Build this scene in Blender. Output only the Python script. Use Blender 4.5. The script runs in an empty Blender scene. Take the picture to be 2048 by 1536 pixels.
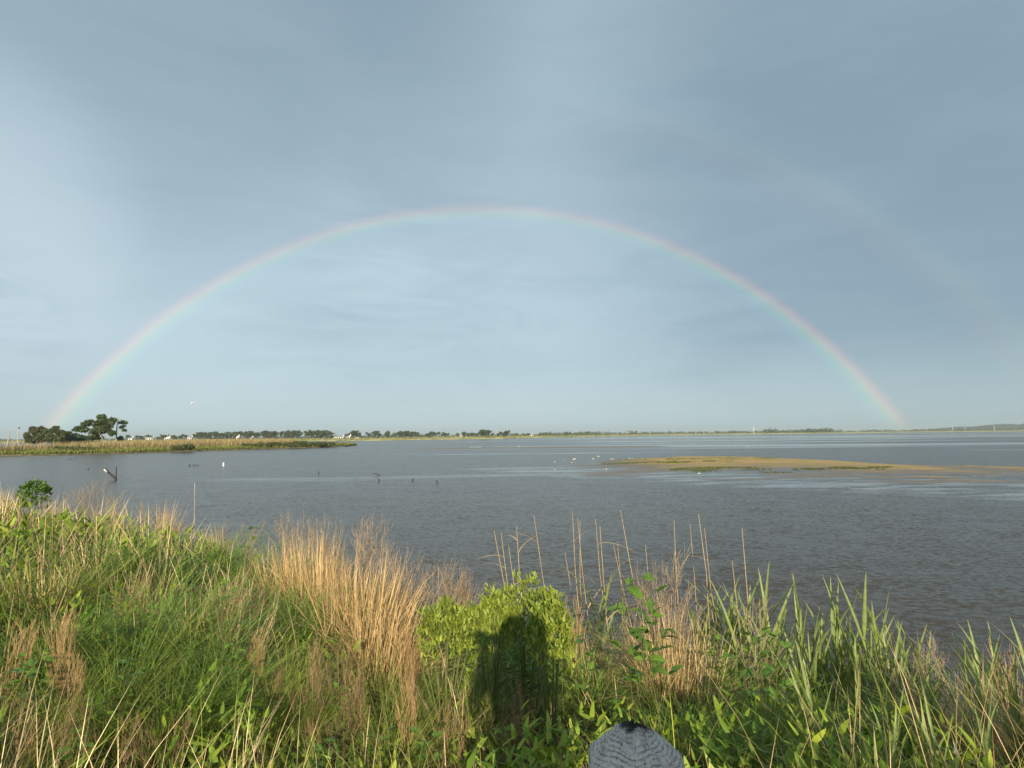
import bpy, math
import numpy as np
from mathutils import Matrix, Vector, Euler

RNG = np.random.default_rng(11)
SC = bpy.context.scene
COL = SC.collection
rad = math.radians

# ------------------------------------------------------------------ camera
F_PX, PITCH, ROLL = 1097.0, rad(5.19), rad(-0.536)
CAM = np.array([0.0, 0.0, 3.5])


def tilt(v):
    cp, sp = math.cos(PITCH), math.sin(PITCH)
    return (v[0], v[1] * cp - v[2] * sp, v[1] * sp + v[2] * cp)


cr, sr = math.cos(ROLL), math.sin(ROLL)
RIGHT, UPV, FWD = tilt((cr, 0, sr)), tilt((-sr, 0, cr)), tilt((0, 1, 0))
cd = bpy.data.cameras.new("camera")
cd.sensor_width = 36.0
cd.lens = 36.0 * F_PX / 2048.0
cd.clip_start, cd.clip_end = 0.05, 20000.0
cam = bpy.data.objects.new("camera", cd)
COL.objects.link(cam)
cam.matrix_world = Matrix(((RIGHT[0], UPV[0], -FWD[0], CAM[0]), (RIGHT[1], UPV[1], -FWD[1], CAM[1]),
                           (RIGHT[2], UPV[2], -FWD[2], CAM[2]), (0, 0, 0, 1)))
SC.camera = cam

# ------------------------------------------------------------------ light
ANTI_AZ, SUN_EL = rad(-2.55), rad(19.1)
ANTI = Vector((math.sin(ANTI_AZ) * math.cos(SUN_EL), math.cos(ANTI_AZ) * math.cos(SUN_EL), -math.sin(SUN_EL)))
SUN_STRENGTH = 5.0
vs = SC.view_settings
vs.view_transform, vs.look, vs.exposure, vs.gamma = 'Standard', 'None', 0.65, 1.0
vs.use_curve_mapping = False
SC.cycles.max_bounces = 6
SC.cycles.transparent_max_bounces = 6


def srgb(r, g, b):
    return tuple(((c / 255) / 12.92 if c / 255 <= 0.04045 else ((c / 255 + 0.055) / 1.055) ** 2.4) for c in (r, g, b)) + (1.0,)


class NT:
    """tiny node-graph helper"""

    def __init__(self, tree):
        self.t = tree
        self.n, self.l = tree.nodes, tree.links

    def put(self, sock, v):
        if v is None:
            return
        if isinstance(v, bpy.types.NodeSocket):
            self.l.new(v, sock)
        else:
            sock.default_value = v

    def node(self, typ, **kw):
        nd = self.n.new(typ)
        for k, v in kw.items():
            setattr(nd, k, v)
        return nd

    def m(self, op, a, b=None, c=None, clamp=False):
        nd = self.node("ShaderNodeMath", operation=op, use_clamp=clamp)
        for i, v in enumerate((a, b, c)):
            self.put(nd.inputs[i], v)
        return nd.outputs[0]

    def vm(self, op, a, b=None, out=0):
        nd = self.node("ShaderNodeVectorMath", operation=op)
        self.put(nd.inputs[0], a)
        if op == 'SCALE':
            self.put(nd.inputs[3], b)
        else:
            self.put(nd.inputs[1], b)
        return nd.outputs[out]

    def dot(self, a, b):
        return self.vm('DOT_PRODUCT', a, b, 1)

    def mix(self, f, a, b, blend='MIX'):
        nd = self.node("ShaderNodeMix", data_type='RGBA', blend_type=blend)
        self.put(nd.inputs[0], f)
        self.put(nd.inputs[6], a)
        self.put(nd.inputs[7], b)
        return nd.outputs[2]

    def ramp(self, f, stops, interp='LINEAR'):
        nd = self.node("ShaderNodeValToRGB")
        cr_ = nd.color_ramp
        cr_.interpolation = interp
        while len(cr_.elements) < len(stops):
            cr_.elements.new(0.5)
        for e, (p, c) in zip(cr_.elements, stops):
            e.position = p
            e.color = c if len(c) == 4 else (*c, 1)
        self.put(nd.inputs[0], f)
        return nd.outputs[0]

    def noise(self, vec, scale, detail=3.0, rough=0.5, dist=0.0, out=0):
        nd = self.node("ShaderNodeTexNoise")
        self.put(nd.inputs['Vector'], vec)
        nd.inputs['Scale'].default_value = scale
        nd.inputs['Detail'].default_value = detail
        nd.inputs['Roughness'].default_value = rough
        nd.inputs['Distortion'].default_value = dist
        return nd.outputs[out]

    def rng(self, v, a, b, c=0.0, d=1.0, smooth=True):
        nd = self.node("ShaderNodeMapRange")
        nd.interpolation_type = 'SMOOTHSTEP' if smooth else 'LINEAR'
        for i, x in enumerate((v, a, b, c, d)):
            self.put(nd.inputs[i], x)
        return nd.outputs[0]


def dir_of(az, el):
    az, el = rad(az), rad(el)
    return (math.sin(az) * math.cos(el), math.cos(az) * math.cos(el), math.sin(el))


def build_world():
    w = bpy.data.worlds.new("World")
    SC.world = w
    w.use_nodes = True
    g = NT(w.node_tree)
    g.n.clear()
    d = g.node("ShaderNodeTexCoord").outputs['Generated']
    d = g.vm('NORMALIZE', d)
    sep = g.node("ShaderNodeSeparateXYZ")
    g.put(sep.inputs[0], d)
    z = sep.outputs[2]
    # storm cloud: broad sheets and finer wisps, drawn out along the horizon
    n1 = g.noise(g.vm('MULTIPLY', d, (1.0, 1.0, 2.6)), 1.5, 5.0, 0.52, 0.7)
    n2 = g.noise(g.vm('ADD', g.vm('MULTIPLY', d, (1.0, 1.0, 4.2)), (3.3, 2.1, 0.4)), 3.6, 7.0, 0.58, 1.0)
    n4 = g.noise(g.vm('ADD', g.vm('MULTIPLY', d, (1.0, 1.0, 7.0)), (1.3, 5.1, 2.4)), 7.0, 6.0, 0.6, 0.6)
    n3 = g.noise(d, 1.7, 2.0, 0.5)

    def blob(az, el, wid, k=1.0):
        c = g.dot(d, dir_of(az, el))
        return g.rng(c, math.cos(rad(wid)), 1.0, 0.0, k)

    dark = g.m('MULTIPLY', g.rng(n1, 0.36, 0.68), 0.13)
    dark = g.m('ADD', dark, g.m('MULTIPLY', g.rng(n2, 0.34, 0.74), 0.06))
    dark = g.m('ADD', dark, g.m('MULTIPLY', g.m('SUBTRACT', n4, 0.5), 0.04))
    dark = g.m('ADD', dark, 0.05)
    dark = g.m('ADD', dark, g.m('MULTIPLY', g.rng(n3, 0.38, 0.66), 0.06))
    wisp = g.rng(n2, 0.30, 0.66)
    dark = g.m('ADD', dark, blob(52, 14, 50, 0.78))
    dark = g.m('ADD', dark, blob(-36, 42, 34, 0.58))
    dark = g.m('SUBTRACT', dark, blob(-47, 17, 14, 0.40))
    dark = g.m('ADD', dark, blob(4, 52, 40, 0.16))
    dark = g.m('ADD', dark, blob(8, 40, 28, 0.22))
    for az_, el_, w_, k_ in ((-8, 14, 16, 0.15), (-20, 9, 10, 0.11), (10, 10, 12, 0.10), (-47, 9, 10, 0.4), (22, 9, 9, 0.1)):
        dark = g.m('ADD', dark, g.m('MULTIPLY', blob(az_, el_, w_, k_), wisp))
    low = g.rng(z, 0.0, 0.16, 1.0, 0.0)
    dark = g.m('MULTIPLY', dark, g.m('SUBTRACT', 1.0, g.m('MULTIPLY', low, 0.22)), clamp=True)
    c = g.mix(dark, srgb(193, 213, 223), srgb(138, 161, 176))
    # pale green-grey rain veil low down
    c = g.mix(g.m('MULTIPLY', low, 0.34), c, srgb(178, 203, 206))
    # rain-lit interior of the bow, the bow (42 deg) and its faint second (51 deg)
    cosang = g.dot(d, tuple(ANTI))
    ang = g.m('MULTIPLY', g.m('ARCCOSINE', cosang), 180 / math.pi)
    inside = g.rng(ang, 25.0, 42.0, 0.012, 0.040)
    inside = g.m('MULTIPLY', inside, g.rng(ang, 40.8, 42.2, 1.0, 0.0))
    add_in = g.node("ShaderNodeCombineXYZ")
    for i, k in enumerate((0.75, 1.0, 1.0)):
        g.put(add_in.inputs[i], g.m('MULTIPLY', inside, k))
    f1 = g.m('DIVIDE', g.m('SUBTRACT', ang, 40.0), 3.5, clamp=True)
    bow = g.ramp(f1, [(0.06, (0, 0, 0)), (0.20, (0.0, 0.010, 0.020)), (0.33, (0.0, 0.050, 0.022)), (0.43, (0.055, 0.085, 0.0)),
                      (0.52, (0.150, 0.085, 0.0)), (0.60, (0.155, 0.035, 0.002)), (0.69, (0.06, 0.006, 0.004)), (0.78, (0, 0, 0))], 'EASE')
    f2 = g.m('DIVIDE', g.m('SUBTRACT', ang, 49.5), 6.0, clamp=True)
    bow2 = g.ramp(f2, [(0.0, (0, 0, 0)), (0.22, (0.016, 0.006, 0.0)), (0.42, (0.022, 0.026, 0.008)), (0.66, (0.004, 0.012, 0.014)),
                       (1.0, (0, 0, 0))], 'EASE')
    fade = g.rng(z, 0.02, 0.42, 1.15, 0.55, smooth=False)
    bow = g.vm('SCALE', bow, fade)
    bow2 = g.vm('SCALE', bow2, g.rng(sep.outputs[0], -0.2, 0.45, 0.1, 1.25))
    tot = g.vm('ADD', g.vm('ADD', c, add_in.outputs[0]), g.vm('ADD', bow, bow2))
    bgc = g.node("ShaderNodeBackground")
    g.put(bgc.inputs[0], tot)
    bgc.inputs[1].default_value = 0.66
    sky = g.node("ShaderNodeTexSky", sky_type='NISHITA')
    sky.sun_disc = False
    sky.sun_elevation = SUN_EL
    sky.sun_rotation = math.pi + ANTI_AZ
    bgs = g.node("ShaderNodeBackground")
    g.put(bgs.inputs[0], sky.outputs[0])
    bgs.inputs[1].default_value = 0.08
    mx = g.node("ShaderNodeMixShader")
    mx.inputs[0].default_value = 0.90
    g.l.new(bgs.outputs[0], mx.inputs[1])
    g.l.new(bgc.outputs[0], mx.inputs[2])
    out = g.node("ShaderNodeOutputWorld")
    g.l.new(mx.outputs[0], out.inputs[0])
    w.cycles.sampling_method = 'MANUAL'
    w.cycles.sample_map_resolution = 512


build_world()
sd = bpy.data.lights.new("sun", 'SUN')
sd.energy, sd.angle, sd.color = SUN_STRENGTH, rad(0.53), (1.0, 0.86, 0.66)
sun = bpy.data.objects.new("sun", sd)
COL.objects.link(sun)
sun.rotation_euler = ANTI.to_track_quat('-Z', 'Y').to_euler()
sun.location = (0, -20, 30)


# ------------------------------------------------------------------ helpers
def tag(o, label=None, cat=None, group=None, kind=None):
    for k, v in (("label", label), ("category", cat), ("group", group), ("kind", kind)):
        if v:
            o[k] = v
    return o


def link(o, parent=None):
    COL.objects.link(o)
    if parent is not None:
        o.parent = parent
    return o


def empty(name, loc=(0, 0, 0), rz=0.0, s=1.0):
    o = bpy.data.objects.new(name, None)
    o.location = loc
    o.rotation_euler = (0, 0, rz)
    o.scale = (s, s, s)
    o.empty_display_size = 0.1
    return link(o)


def npmesh(name, V, F4=None, F3=None, cols=None, mat=None, smooth=False):
    V = np.asarray(V, np.float32)
    F4 = np.zeros((0, 4), np.int32) if F4 is None else np.asarray(F4, np.int32).reshape(-1, 4)
    F3 = np.zeros((0, 3), np.int32) if F3 is None else np.asarray(F3, np.int32).reshape(-1, 3)
    me = bpy.data.meshes.new(name)
    me.vertices.add(len(V))
    me.vertices.foreach_set("co", V.ravel())
    nl = F4.size + F3.size
    me.loops.add(nl)
    me.loops.foreach_set("vertex_index", np.concatenate([F4.ravel(), F3.ravel()]))
    npoly = len(F4) + len(F3)
    me.polygons.add(npoly)
    tot = np.concatenate([np.full(len(F4), 4), np.full(len(F3), 3)]).astype(np.int32)
    st = np.concatenate([[0], np.cumsum(tot)[:-1]]).astype(np.int32)
    me.polygons.foreach_set("loop_start", st)
    me.polygons.foreach_set("loop_total", tot)
    if smooth:
        me.polygons.foreach_set("use_smooth", np.ones(npoly, bool))
    me.update(calc_edges=True)
    if cols is not None:
        a = me.color_attributes.new("Col", 'FLOAT_COLOR', 'POINT')
        c4 = np.ones((len(V), 4), np.float32)
        c4[:, :3] = cols
        a.data.foreach_set("color", c4.ravel())
    if mat is not None:
        me.materials.append(mat)
    return me


def obj(name, me, parent=None, loc=None, mw=None):
    o = bpy.data.objects.new(name, me)
    if mw is not None:
        o.matrix_basis = mw
    elif loc is not None:
        o.location = loc
    return link(o, parent)


class Geo:
    """accumulates vertices, quads, triangles and vertex colours"""

    def __init__(self):
        self.v, self.q, self.t, self.c, self.n = [], [], [], [], 0

    def add(self, V, F4=None, F3=None, C=None):
        V = np.asarray(V, float).reshape(-1, 3)
        self.v.append(V)
        if F4 is not None and len(F4):
            self.q.append(np.asarray(F4).reshape(-1, 4) + self.n)
        if F3 is not None and len(F3):
            self.t.append(np.asarray(F3).reshape(-1, 3) + self.n)
        if C is None:
            C = (0.5, 0.5, 0.5)
        self.c.append(np.broadcast_to(np.asarray(C, float), (len(V), 3)))
        self.n += len(V)
        return self

    def mesh(self, name, mat, smooth=False):
        return npmesh(name, np.concatenate(self.v), np.concatenate(self.q) if self.q else None,
                      np.concatenate(self.t) if self.t else None, np.concatenate(self.c), mat, smooth)


def vnoise(x, y, seed=0):
    x, y = np.asarray(x, float), np.asarray(y, float)
    xi, yi = np.floor(x).astype(np.int64), np.floor(y).astype(np.int64)
    fx, fy = x - xi, y - yi
    fx, fy = fx * fx * (3 - 2 * fx), fy * fy * (3 - 2 * fy)

    def h(a, b):
        k = (a * 374761393 + b * 668265263 + seed * 1442695041) & 0xffffffff
        k = ((k ^ (k >> 13)) * 1274126177) & 0xffffffff
        return ((k ^ (k >> 16)) & 0xffff) / 65535.0
    return (h(xi, yi) * (1 - fx) + h(xi + 1, yi) * fx) * (1 - fy) + (h(xi, yi + 1) * (1 - fx) + h(xi + 1, yi + 1) * fx) * fy


def fbm(x, y, seed=0, o=3):
    s, a, t = 0, 0.5, 0
    for i in range(o):
        s = s + a * vnoise(np.asarray(x) * 2 ** i, np.asarray(y) * 2 ** i, seed + i * 17)
        t += a
        a *= 0.5
    return s / t


def ribbons(root, head, L, W, lean, droop, col0, col1, segs=3, prof=0.7, twist=None, rng=RNG):
    """N blades: root (N,3), heading angle, length, width; returns V, quads, tris, colours"""
    n = len(root)
    b = lambda a: np.broadcast_to(np.asarray(a, float), (n,))
    head, L, W, lean, droop = map(b, (head, L, W, lean, droop))
    hx, hy = np.cos(head), np.sin(head)
    tw = head + (rng.normal(0, 0.5, n) if twist is None else b(twist)) + math.pi / 2
    sx, sy = np.cos(tw), np.sin(tw)
    col0 = np.broadcast_to(np.asarray(col0, float), (n, 3))
    col1 = np.broadcast_to(np.asarray(col1, float), (n, 3))
    rows, cols = [], []
    for i in range(segs + 1):
        t = i / segs
        horiz = L * (lean * t + droop * t * t * 0.75)
        up = L * (t * np.sqrt(np.clip(1 - lean ** 2, 0.05, 1)) - 0.55 * np.clip(droop, 0, 2) * t ** 3 * np.minimum(1, droop))
        cx, cy, cz = root[:, 0] + hx * horiz, root[:, 1] + hy * horiz, root[:, 2] + up
        w = 0.5 * W * (max(1 - t, 0.0) ** prof) * (0.65 + 0.35 * min(1, t * 4))
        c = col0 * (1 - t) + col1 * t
        if i < segs:
            rows.append(np.stack([cx - sx * w, cy - sy * w, cz], 1))
            rows.append(np.stack([cx + sx * w, cy + sy * w, cz], 1))
            cols += [c, c]
        else:
            rows.append(np.stack([cx, cy, cz], 1))
            cols.append(c)
    k = 2 * segs + 1
    V = np.stack(rows, 1).reshape(-1, 3)
    C = np.stack(cols, 1).reshape(-1, 3)
    base = (np.arange(n) * k)[:, None]
    q = [base + np.array([[2 * i, 2 * i + 1, 2 * i + 3, 2 * i + 2]]) for i in range(segs - 1)]
    Q = np.concatenate(q, 0) if q else np.zeros((0, 4), int)
    T = base + np.array([[2 * segs - 2, 2 * segs - 1, 2 * segs]])
    return V, Q, T, C


def tube(g, pts, r0, r1, col=(0.5, 0.5, 0.5), sides=4, col1=None, prof=1.0):
    pts = np.asarray(pts, float)
    n = len(pts)
    d = np.gradient(pts, axis=0)
    d /= np.linalg.norm(d, axis=1)[:, None] + 1e-9
    a = np.cross(d, np.array([0.31, 0.95, 0.05]))
    a /= np.linalg.norm(a, axis=1)[:, None] + 1e-9
    b = np.cross(d, a)
    t = np.linspace(0, 1, n) ** prof
    r = (r0 * (1 - t) + r1 * t)[:, None]
    V, C = [], []
    col = np.asarray(col, float)
    col1 = col if col1 is None else np.asarray(col1, float)
    for k in range(sides):
        an = 2 * math.pi * k / sides
        V.append(pts + r * (math.cos(an) * a + math.sin(an) * b))
        C.append(col * (1 - t[:, None]) + col1 * t[:, None])
    V = np.stack(V, 1).reshape(-1, 3)
    C = np.stack(C, 1).reshape(-1, 3)
    Q = []
    for i in range(n - 1):
        for k in range(sides):
            k2 = (k + 1) % sides
            Q.append((i * sides + k, i * sides + k2, (i + 1) * sides + k2, (i + 1) * sides + k))
    T = []
    e = (n - 1) * sides
    for k in range(1, sides - 1):
        T.append((e, e + k, e + k + 1))
    g.add(V, Q, T, C)


def box(g, x0, x1, y0, y1, z0, z1, col=(0.5, 0.5, 0.5)):
    V = [(x, y, z) for z in (z0, z1) for y in (y0, y1) for x in (x0, x1)]
    g.add(V, [(0, 2, 3, 1), (4, 5, 7, 6), (0, 1, 5, 4), (2, 6, 7, 3), (0, 4, 6, 2), (1, 3, 7, 5)], None, col)


def pdir(px, py):
    u, v = (px - 1024) / F_PX, -(py - 768) / F_PX
    d = np.array(RIGHT) * u + np.array(UPV) * v + np.array(FWD)
    return d / d[1]


def at_plane(px, py, z=0.0):
    d = pdir(px, py)
    return CAM + d * ((z - CAM[2]) / d[2])


def at_depth(px, py, y):
    return CAM + pdir(px, py) * y


# ------------------------------------------------------------------ materials
def new_mat(name):
    m = bpy.data.materials.new(name)
    m.use_nodes = True
    g = NT(m.node_tree)
    g.n.clear()
    out = g.node("ShaderNodeOutputMaterial")
    return m, g, out


def principled(g, out, **kw):
    p = g.node("ShaderNodeBsdfPrincipled")
    for k, v in kw.items():
        g.put(p.inputs[k.replace('_', ' ')], v)
    if out is not None:
        g.l.new(p.outputs[0], out.inputs[0])
    return p


def foliage(name, col=None, col2=None, trans=0.3, rough=0.5, spec=0.3, scale=30.0, tint=None):
    """attribute colour when col is None, else two colours picked per object"""
    m, g, out = new_mat(name)
    pos = g.node("ShaderNodeNewGeometry").outputs['Position']
    if col is None:
        c = g.node("ShaderNodeAttribute", attribute_name="Col").outputs[0]
        var = g.noise(pos, scale, 2.0)
        c = g.mix(1.0, c, g.ramp(var, [(0.25, (0.72, 0.72, 0.72)), (0.75, (1.22, 1.22, 1.22))]), 'MULTIPLY')
    else:
        r = g.node("ShaderNodeObjectInfo").outputs['Random']
        c = g.mix(r, (*col, 1), (*col2, 1))
        tc = g.node("ShaderNodeTexCoord").outputs['Object']
        var = g.noise(tc, scale, 2.0)
        c = g.mix(1.0, c, g.ramp(var, [(0.3, (0.70, 0.72, 0.66)), (0.7, (1.22, 1.18, 1.1))]), 'MULTIPLY')
        sx = g.node("ShaderNodeSeparateXYZ")
        g.put(sx.inputs[0], tc)
        rib = g.rng(g.m('ABSOLUTE', sx.outputs[1]), 0.0, 0.03, 0.35, 0.0)
        c = g.mix(rib, c, (0.42, 0.46, 0.20, 1)) if 'leaf' in name else c
    p = principled(g, None, Base_Color=c, Roughness=rough)
    p.inputs['Specular IOR Level'].default_value = spec
    t = g.node("ShaderNodeBsdfTranslucent")
    g.put(t.inputs[0], g.mix(1.0, c, (1.15, 1.1, 0.5, 1), 'MULTIPLY'))
    mx = g.node("ShaderNodeMixShader")
    mx.inputs[0].default_value = trans
    g.l.new(p.outputs[0], mx.inputs[1])
    g.l.new(t.outputs[0], mx.inputs[2])
    g.l.new(mx.outputs[0], out.inputs[0])
    return m


def plain(name, col, rough=0.8, col2=None, scale=8.0, spec=0.3):
    m, g, out = new_mat(name)
    tc = g.node("ShaderNodeTexCoord").outputs['Object']
    n = g.noise(tc, scale, 4.0, 0.6)
    col2 = col2 or tuple(c * 0.65 for c in col)
    p = principled(g, out, Base_Color=g.mix(g.rng(n, 0.35, 0.65), (*col2, 1), (*col, 1)), Roughness=rough)
    p.inputs['Specular IOR Level'].default_value = spec
    return m


def mat_water():
    m, g, out = new_mat("water")
    pos = g.node("ShaderNodeNewGeometry").outputs['Position']
    # wind streaks: ruffled and slick lanes that run along the bay
    lane = g.noise(g.vm('MULTIPLY', pos, (0.0032, 0.030, 1)), 1.0, 4.0, 0.6, 0.4)
    lane2 = g.noise(g.vm('MULTIPLY', pos, (0.03, 0.16, 1)), 1.0, 3.0, 0.6, 0.3)
    slick = g.rng(g.m('ADD', g.m('MULTIPLY', lane, 0.75), g.m('MULTIPLY', lane2, 0.25)), 0.53, 0.64)
    # sheltered shallows round the sandbar lie calmer, and so do long lanes far out
    sp = g.node("ShaderNodeSeparateXYZ")
    g.put(sp.inputs[0], pos)
    ex = g.m('POWER', g.m('DIVIDE', g.m('SUBTRACT', sp.outputs[0], 22.0), 30.0), 2.0)
    ey = g.m('POWER', g.m('DIVIDE', g.m('SUBTRACT', sp.outputs[1], g.m('SUBTRACT', 54.0, g.m('MULTIPLY', sp.outputs[0], 0.72))), 10.0), 2.0)
    shal = g.rng(g.m('ADD', ex, ey), 0.35, 1.15, 1.0, 0.0)
    patchy = g.rng(g.noise(g.vm('MULTIPLY', pos, (0.14, 0.75, 1)), 1.0, 5.0, 0.62, 0.6), 0.44, 0.58)
    far = g.m('MULTIPLY', g.rng(sp.outputs[1], 70.0, 130.0), g.rng(sp.outputs[0], -10.0, 60.0))
    band = g.rng(g.noise(g.vm('MULTIPLY', pos, (0.0022, 0.021, 1)), 1.0, 3.0, 0.6, 0.3), 0.47, 0.56)
    slick = g.m('MAXIMUM', slick, g.m('MAXIMUM', g.m('MULTIPLY', shal, patchy), g.m('MULTIPLY', far, band)))
    na = g.noise(g.vm('MULTIPLY', pos, (4.5, 8.0, 1)), 1.0, 3.0, 0.65, 0.4, out=1)
    nb = g.noise(pos, 10.0, 2.0, 0.6, 0.0, out=1)
    nc = g.noise(g.vm('MULTIPLY', pos, (0.5, 0.9, 1)), 1.0, 2.0, 0.5, 0.0, out=1)
    v = g.vm('ADD', g.vm('SCALE', g.vm('SUBTRACT', na, (0.5, 0.5, 0.5)), 1.0), g.vm('SCALE', g.vm('SUBTRACT', nb, (0.5, 0.5, 0.5)), 0.55))
    v = g.vm('ADD', v, g.vm('SCALE', g.vm('SUBTRACT', nc, (0.5, 0.5, 0.5)), 0.25))
    amp = g.rng(slick, 0.0, 1.0, 0.84, 0.12)
    v = g.vm('MULTIPLY', g.vm('SCALE', v, amp), (1, 1, 0))
    nrm = g.vm('NORMALIZE', g.vm('ADD', v, (0, 0, 1)))
    mud = g.mix(g.noise(g.vm('MULTIPLY', pos, (0.05, 0.12, 1)), 1.0, 3.0), (0.038, 0.026, 0.012, 1), (0.054, 0.041, 0.022, 1))
    p = principled(g, out, Base_Color=mud, Roughness=g.rng(slick, 0, 1, 0.24, 0.09), IOR=1.33, Normal=nrm)
    return m


def mat_ground():
    m, g, out = new_mat("bank_soil")
    pos = g.node("ShaderNodeNewGeometry").outputs['Position']
    n = g.noise(pos, 5.0, 5.0, 0.65)
    n2 = g.noise(pos, 40.0, 3.0, 0.6)
    c = g.ramp(n, [(0.3, (0.028, 0.022, 0.013)), (0.55, (0.055, 0.05, 0.02)), (0.75, (0.10, 0.075, 0.04))])
    b = g.node("ShaderNodeBump")
    b.inputs['Strength'].default_value = 0.8
    b.inputs['Distance'].default_value = 0.03
    g.put(b.inputs['Height'], n2)
    principled(g, out, Base_Color=c, Roughness=0.95, Normal=b.outputs[0])
    return m


def mat_mud():
    m, g, out = new_mat("mudflat")
    pos = g.node("ShaderNodeNewGeometry").outputs['Position']
    sep = g.node("ShaderNodeSeparateXYZ")
    g.put(sep.inputs[0], pos)
    z = sep.outputs[2]
    n = g.noise(g.vm('MULTIPLY', pos, (0.16, 0.5, 1)), 1.0, 5.0, 0.65)
    fine = g.noise(pos, 5.0, 4.0, 0.7)
    h = g.m('ADD', z, g.m('MULTIPLY', g.m('SUBTRACT', n, 0.5), 0.10))
    c = g.ramp(g.rng(h, 0.0, 0.24, 0, 1, smooth=False),
               [(0.0, (0.125, 0.108, 0.092)), (0.32, (0.165, 0.136, 0.105)), (0.55, (0.24, 0.18, 0.085)), (0.85, (0.33, 0.225, 0.075))])
    c = g.mix(1.0, c, g.ramp(fine, [(0.3, (0.72, 0.74, 0.76)), (0.7, (1.2, 1.17, 1.1))]), 'MULTIPLY')
    weed = g.rng(g.noise(g.vm('MULTIPLY', pos, (0.22, 0.7, 1)), 1.0, 6.0, 0.7, 0.5), 0.50, 0.64, 0.0, 0.75)
    c = g.mix(g.m('MULTIPLY', weed, g.rng(h, 0.05, 0.12)), c, (0.17, 0.145, 0.045, 1))
    p = principled(g, out, Base_Color=c, Roughness=g.rng(h, 0.0, 0.10, 0.30, 0.9))
    return m


M = dict(
    water=mat_water(), ground=mat_ground(), mud=mat_mud(),
    grass=foliage("grass_blade", trans=0.22, scale=9.0),
    straw=foliage("dry_stem", trans=0.12, rough=0.6, scale=14.0),
    twig=foliage("dead_twig", (0.36, 0.23, 0.115), (0.27, 0.185, 0.115), trans=0.05, rough=0.7),
    reed_stem=foliage("dry_reed_stem", (0.42, 0.31, 0.16), (0.33, 0.26, 0.15), trans=0.05, rough=0.5),
    green_stem=foliage("green_stem", (0.10, 0.14, 0.04), (0.14, 0.13, 0.05), trans=0.1),
    reed_leaf=foliage("reed_leaf", (0.13, 0.20, 0.05), (0.22, 0.285, 0.085), trans=0.3, rough=0.42, scale=12),
    bush_leaf=foliage("shrub_leaf", (0.15, 0.23, 0.03), (0.37, 0.42, 0.065), trans=0.3, rough=0.4),
    vine_leaf=foliage("broad_leaf", (0.09, 0.19, 0.022), (0.19, 0.31, 0.035), trans=0.32, rough=0.4, scale=24),
    vine_dark=foliage("dark_broad_leaf", (0.065, 0.145, 0.022), (0.115, 0.205, 0.03), trans=0.25, rough=0.4, scale=24),
    pale_leaf=foliage("pale_leaf", (0.42, 0.47, 0.36), (0.5, 0.54, 0.44), trans=0.2, rough=0.7),
    bark=plain("bark", (0.10, 0.075, 0.05), 0.95),
    snag=plain("bleached_wood", (0.42, 0.37, 0.30), 0.9),
    wetwood=plain("wet_dark_wood", (0.035, 0.03, 0.026), 0.7),
    white=plain("white_paint", (0.70, 0.70, 0.67), 0.6, (0.62, 0.62, 0.60), 0.6),
    roof=plain("grey_shingle", (0.30, 0.29, 0.28), 0.9),
    glass=plain("window_glass", (0.05, 0.06, 0.07), 0.15),
    gull=plain("gull_white", (0.80, 0.80, 0.78), 0.7, (0.74, 0.74, 0.74)),
    gullgrey=plain("gull_grey", (0.24, 0.25, 0.27), 0.7),
    beak=plain("gull_beak", (0.5, 0.28, 0.04), 0.5),
)


# ------------------------------------------------------------------ bank and water
SHX = np.array([-90, -60, -30, -16, -8, -3.5, -1.5, 0, 1.5, 3, 4.3, 5.5, 9, 20, 90.])
SHY = np.array([46, 34, 24.5, 20, 15, 10.5, 8.3, 7.3, 7.0, 6.8, 5.7, 5.1, 4.2, 3.0, -2.0])


def shore_d(x, y):
    """metres inland of the waterline"""
    w = 0.5 * (vnoise(np.asarray(x) * 0.9, 3.3, 5) - 0.5) + 0.3 * (vnoise(np.asarray(x) * 2.3, 1.3, 9) - 0.5)
    return (np.interp(x, SHX, SHY) + w - y) * 0.78


def ground_z(x, y):
    d = shore_d(x, y)
    z = np.where(d > 0, 1.9 * (1 - np.exp(-np.maximum(d, 0) / 2.5)), 0.22 * d)
    z = np.maximum(z, -0.9)
    return z + np.clip(d, 0, 1) * 0.16 * (fbm(np.asarray(x) * 0.7, np.asarray(y) * 0.7, 3) - 0.5)


def place_top(px, py, h, y0=1.0, y1=32.0):
    """where a plant h tall stands so that its top shows at a picture point"""
    ys = np.arange(y0, y1, 0.04)
    P = CAM[None] + pdir(px, py)[None] * ys[:, None]
    gz = ground_z(P[:, 0], P[:, 1])
    dz = P[:, 2] - gz
    ok = np.where((dz <= h) & (shore_d(P[:, 0], P[:, 1]) > 0.02))[0]
    i = ok[0] if len(ok) else int(np.argmin(np.where(shore_d(P[:, 0], P[:, 1]) > 0.02, dz, 99)))
    return np.array([P[i, 0], P[i, 1], gz[i]]), dz[i]


def place_edge(px, py, inl):
    """a plant inl metres inland of the waterline, as tall as its top at a picture point asks"""
    ys = np.arange(1.0, 60.0, 0.03)
    P = CAM[None] + pdir(px, py)[None] * ys[:, None]
    i = int(np.argmax(shore_d(P[:, 0], P[:, 1]) < inl))
    gz = float(ground_z(P[i, 0], P[i, 1]))
    return np.array([P[i, 0], P[i, 1], gz - 0.02]), P[i, 2] - gz


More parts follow.
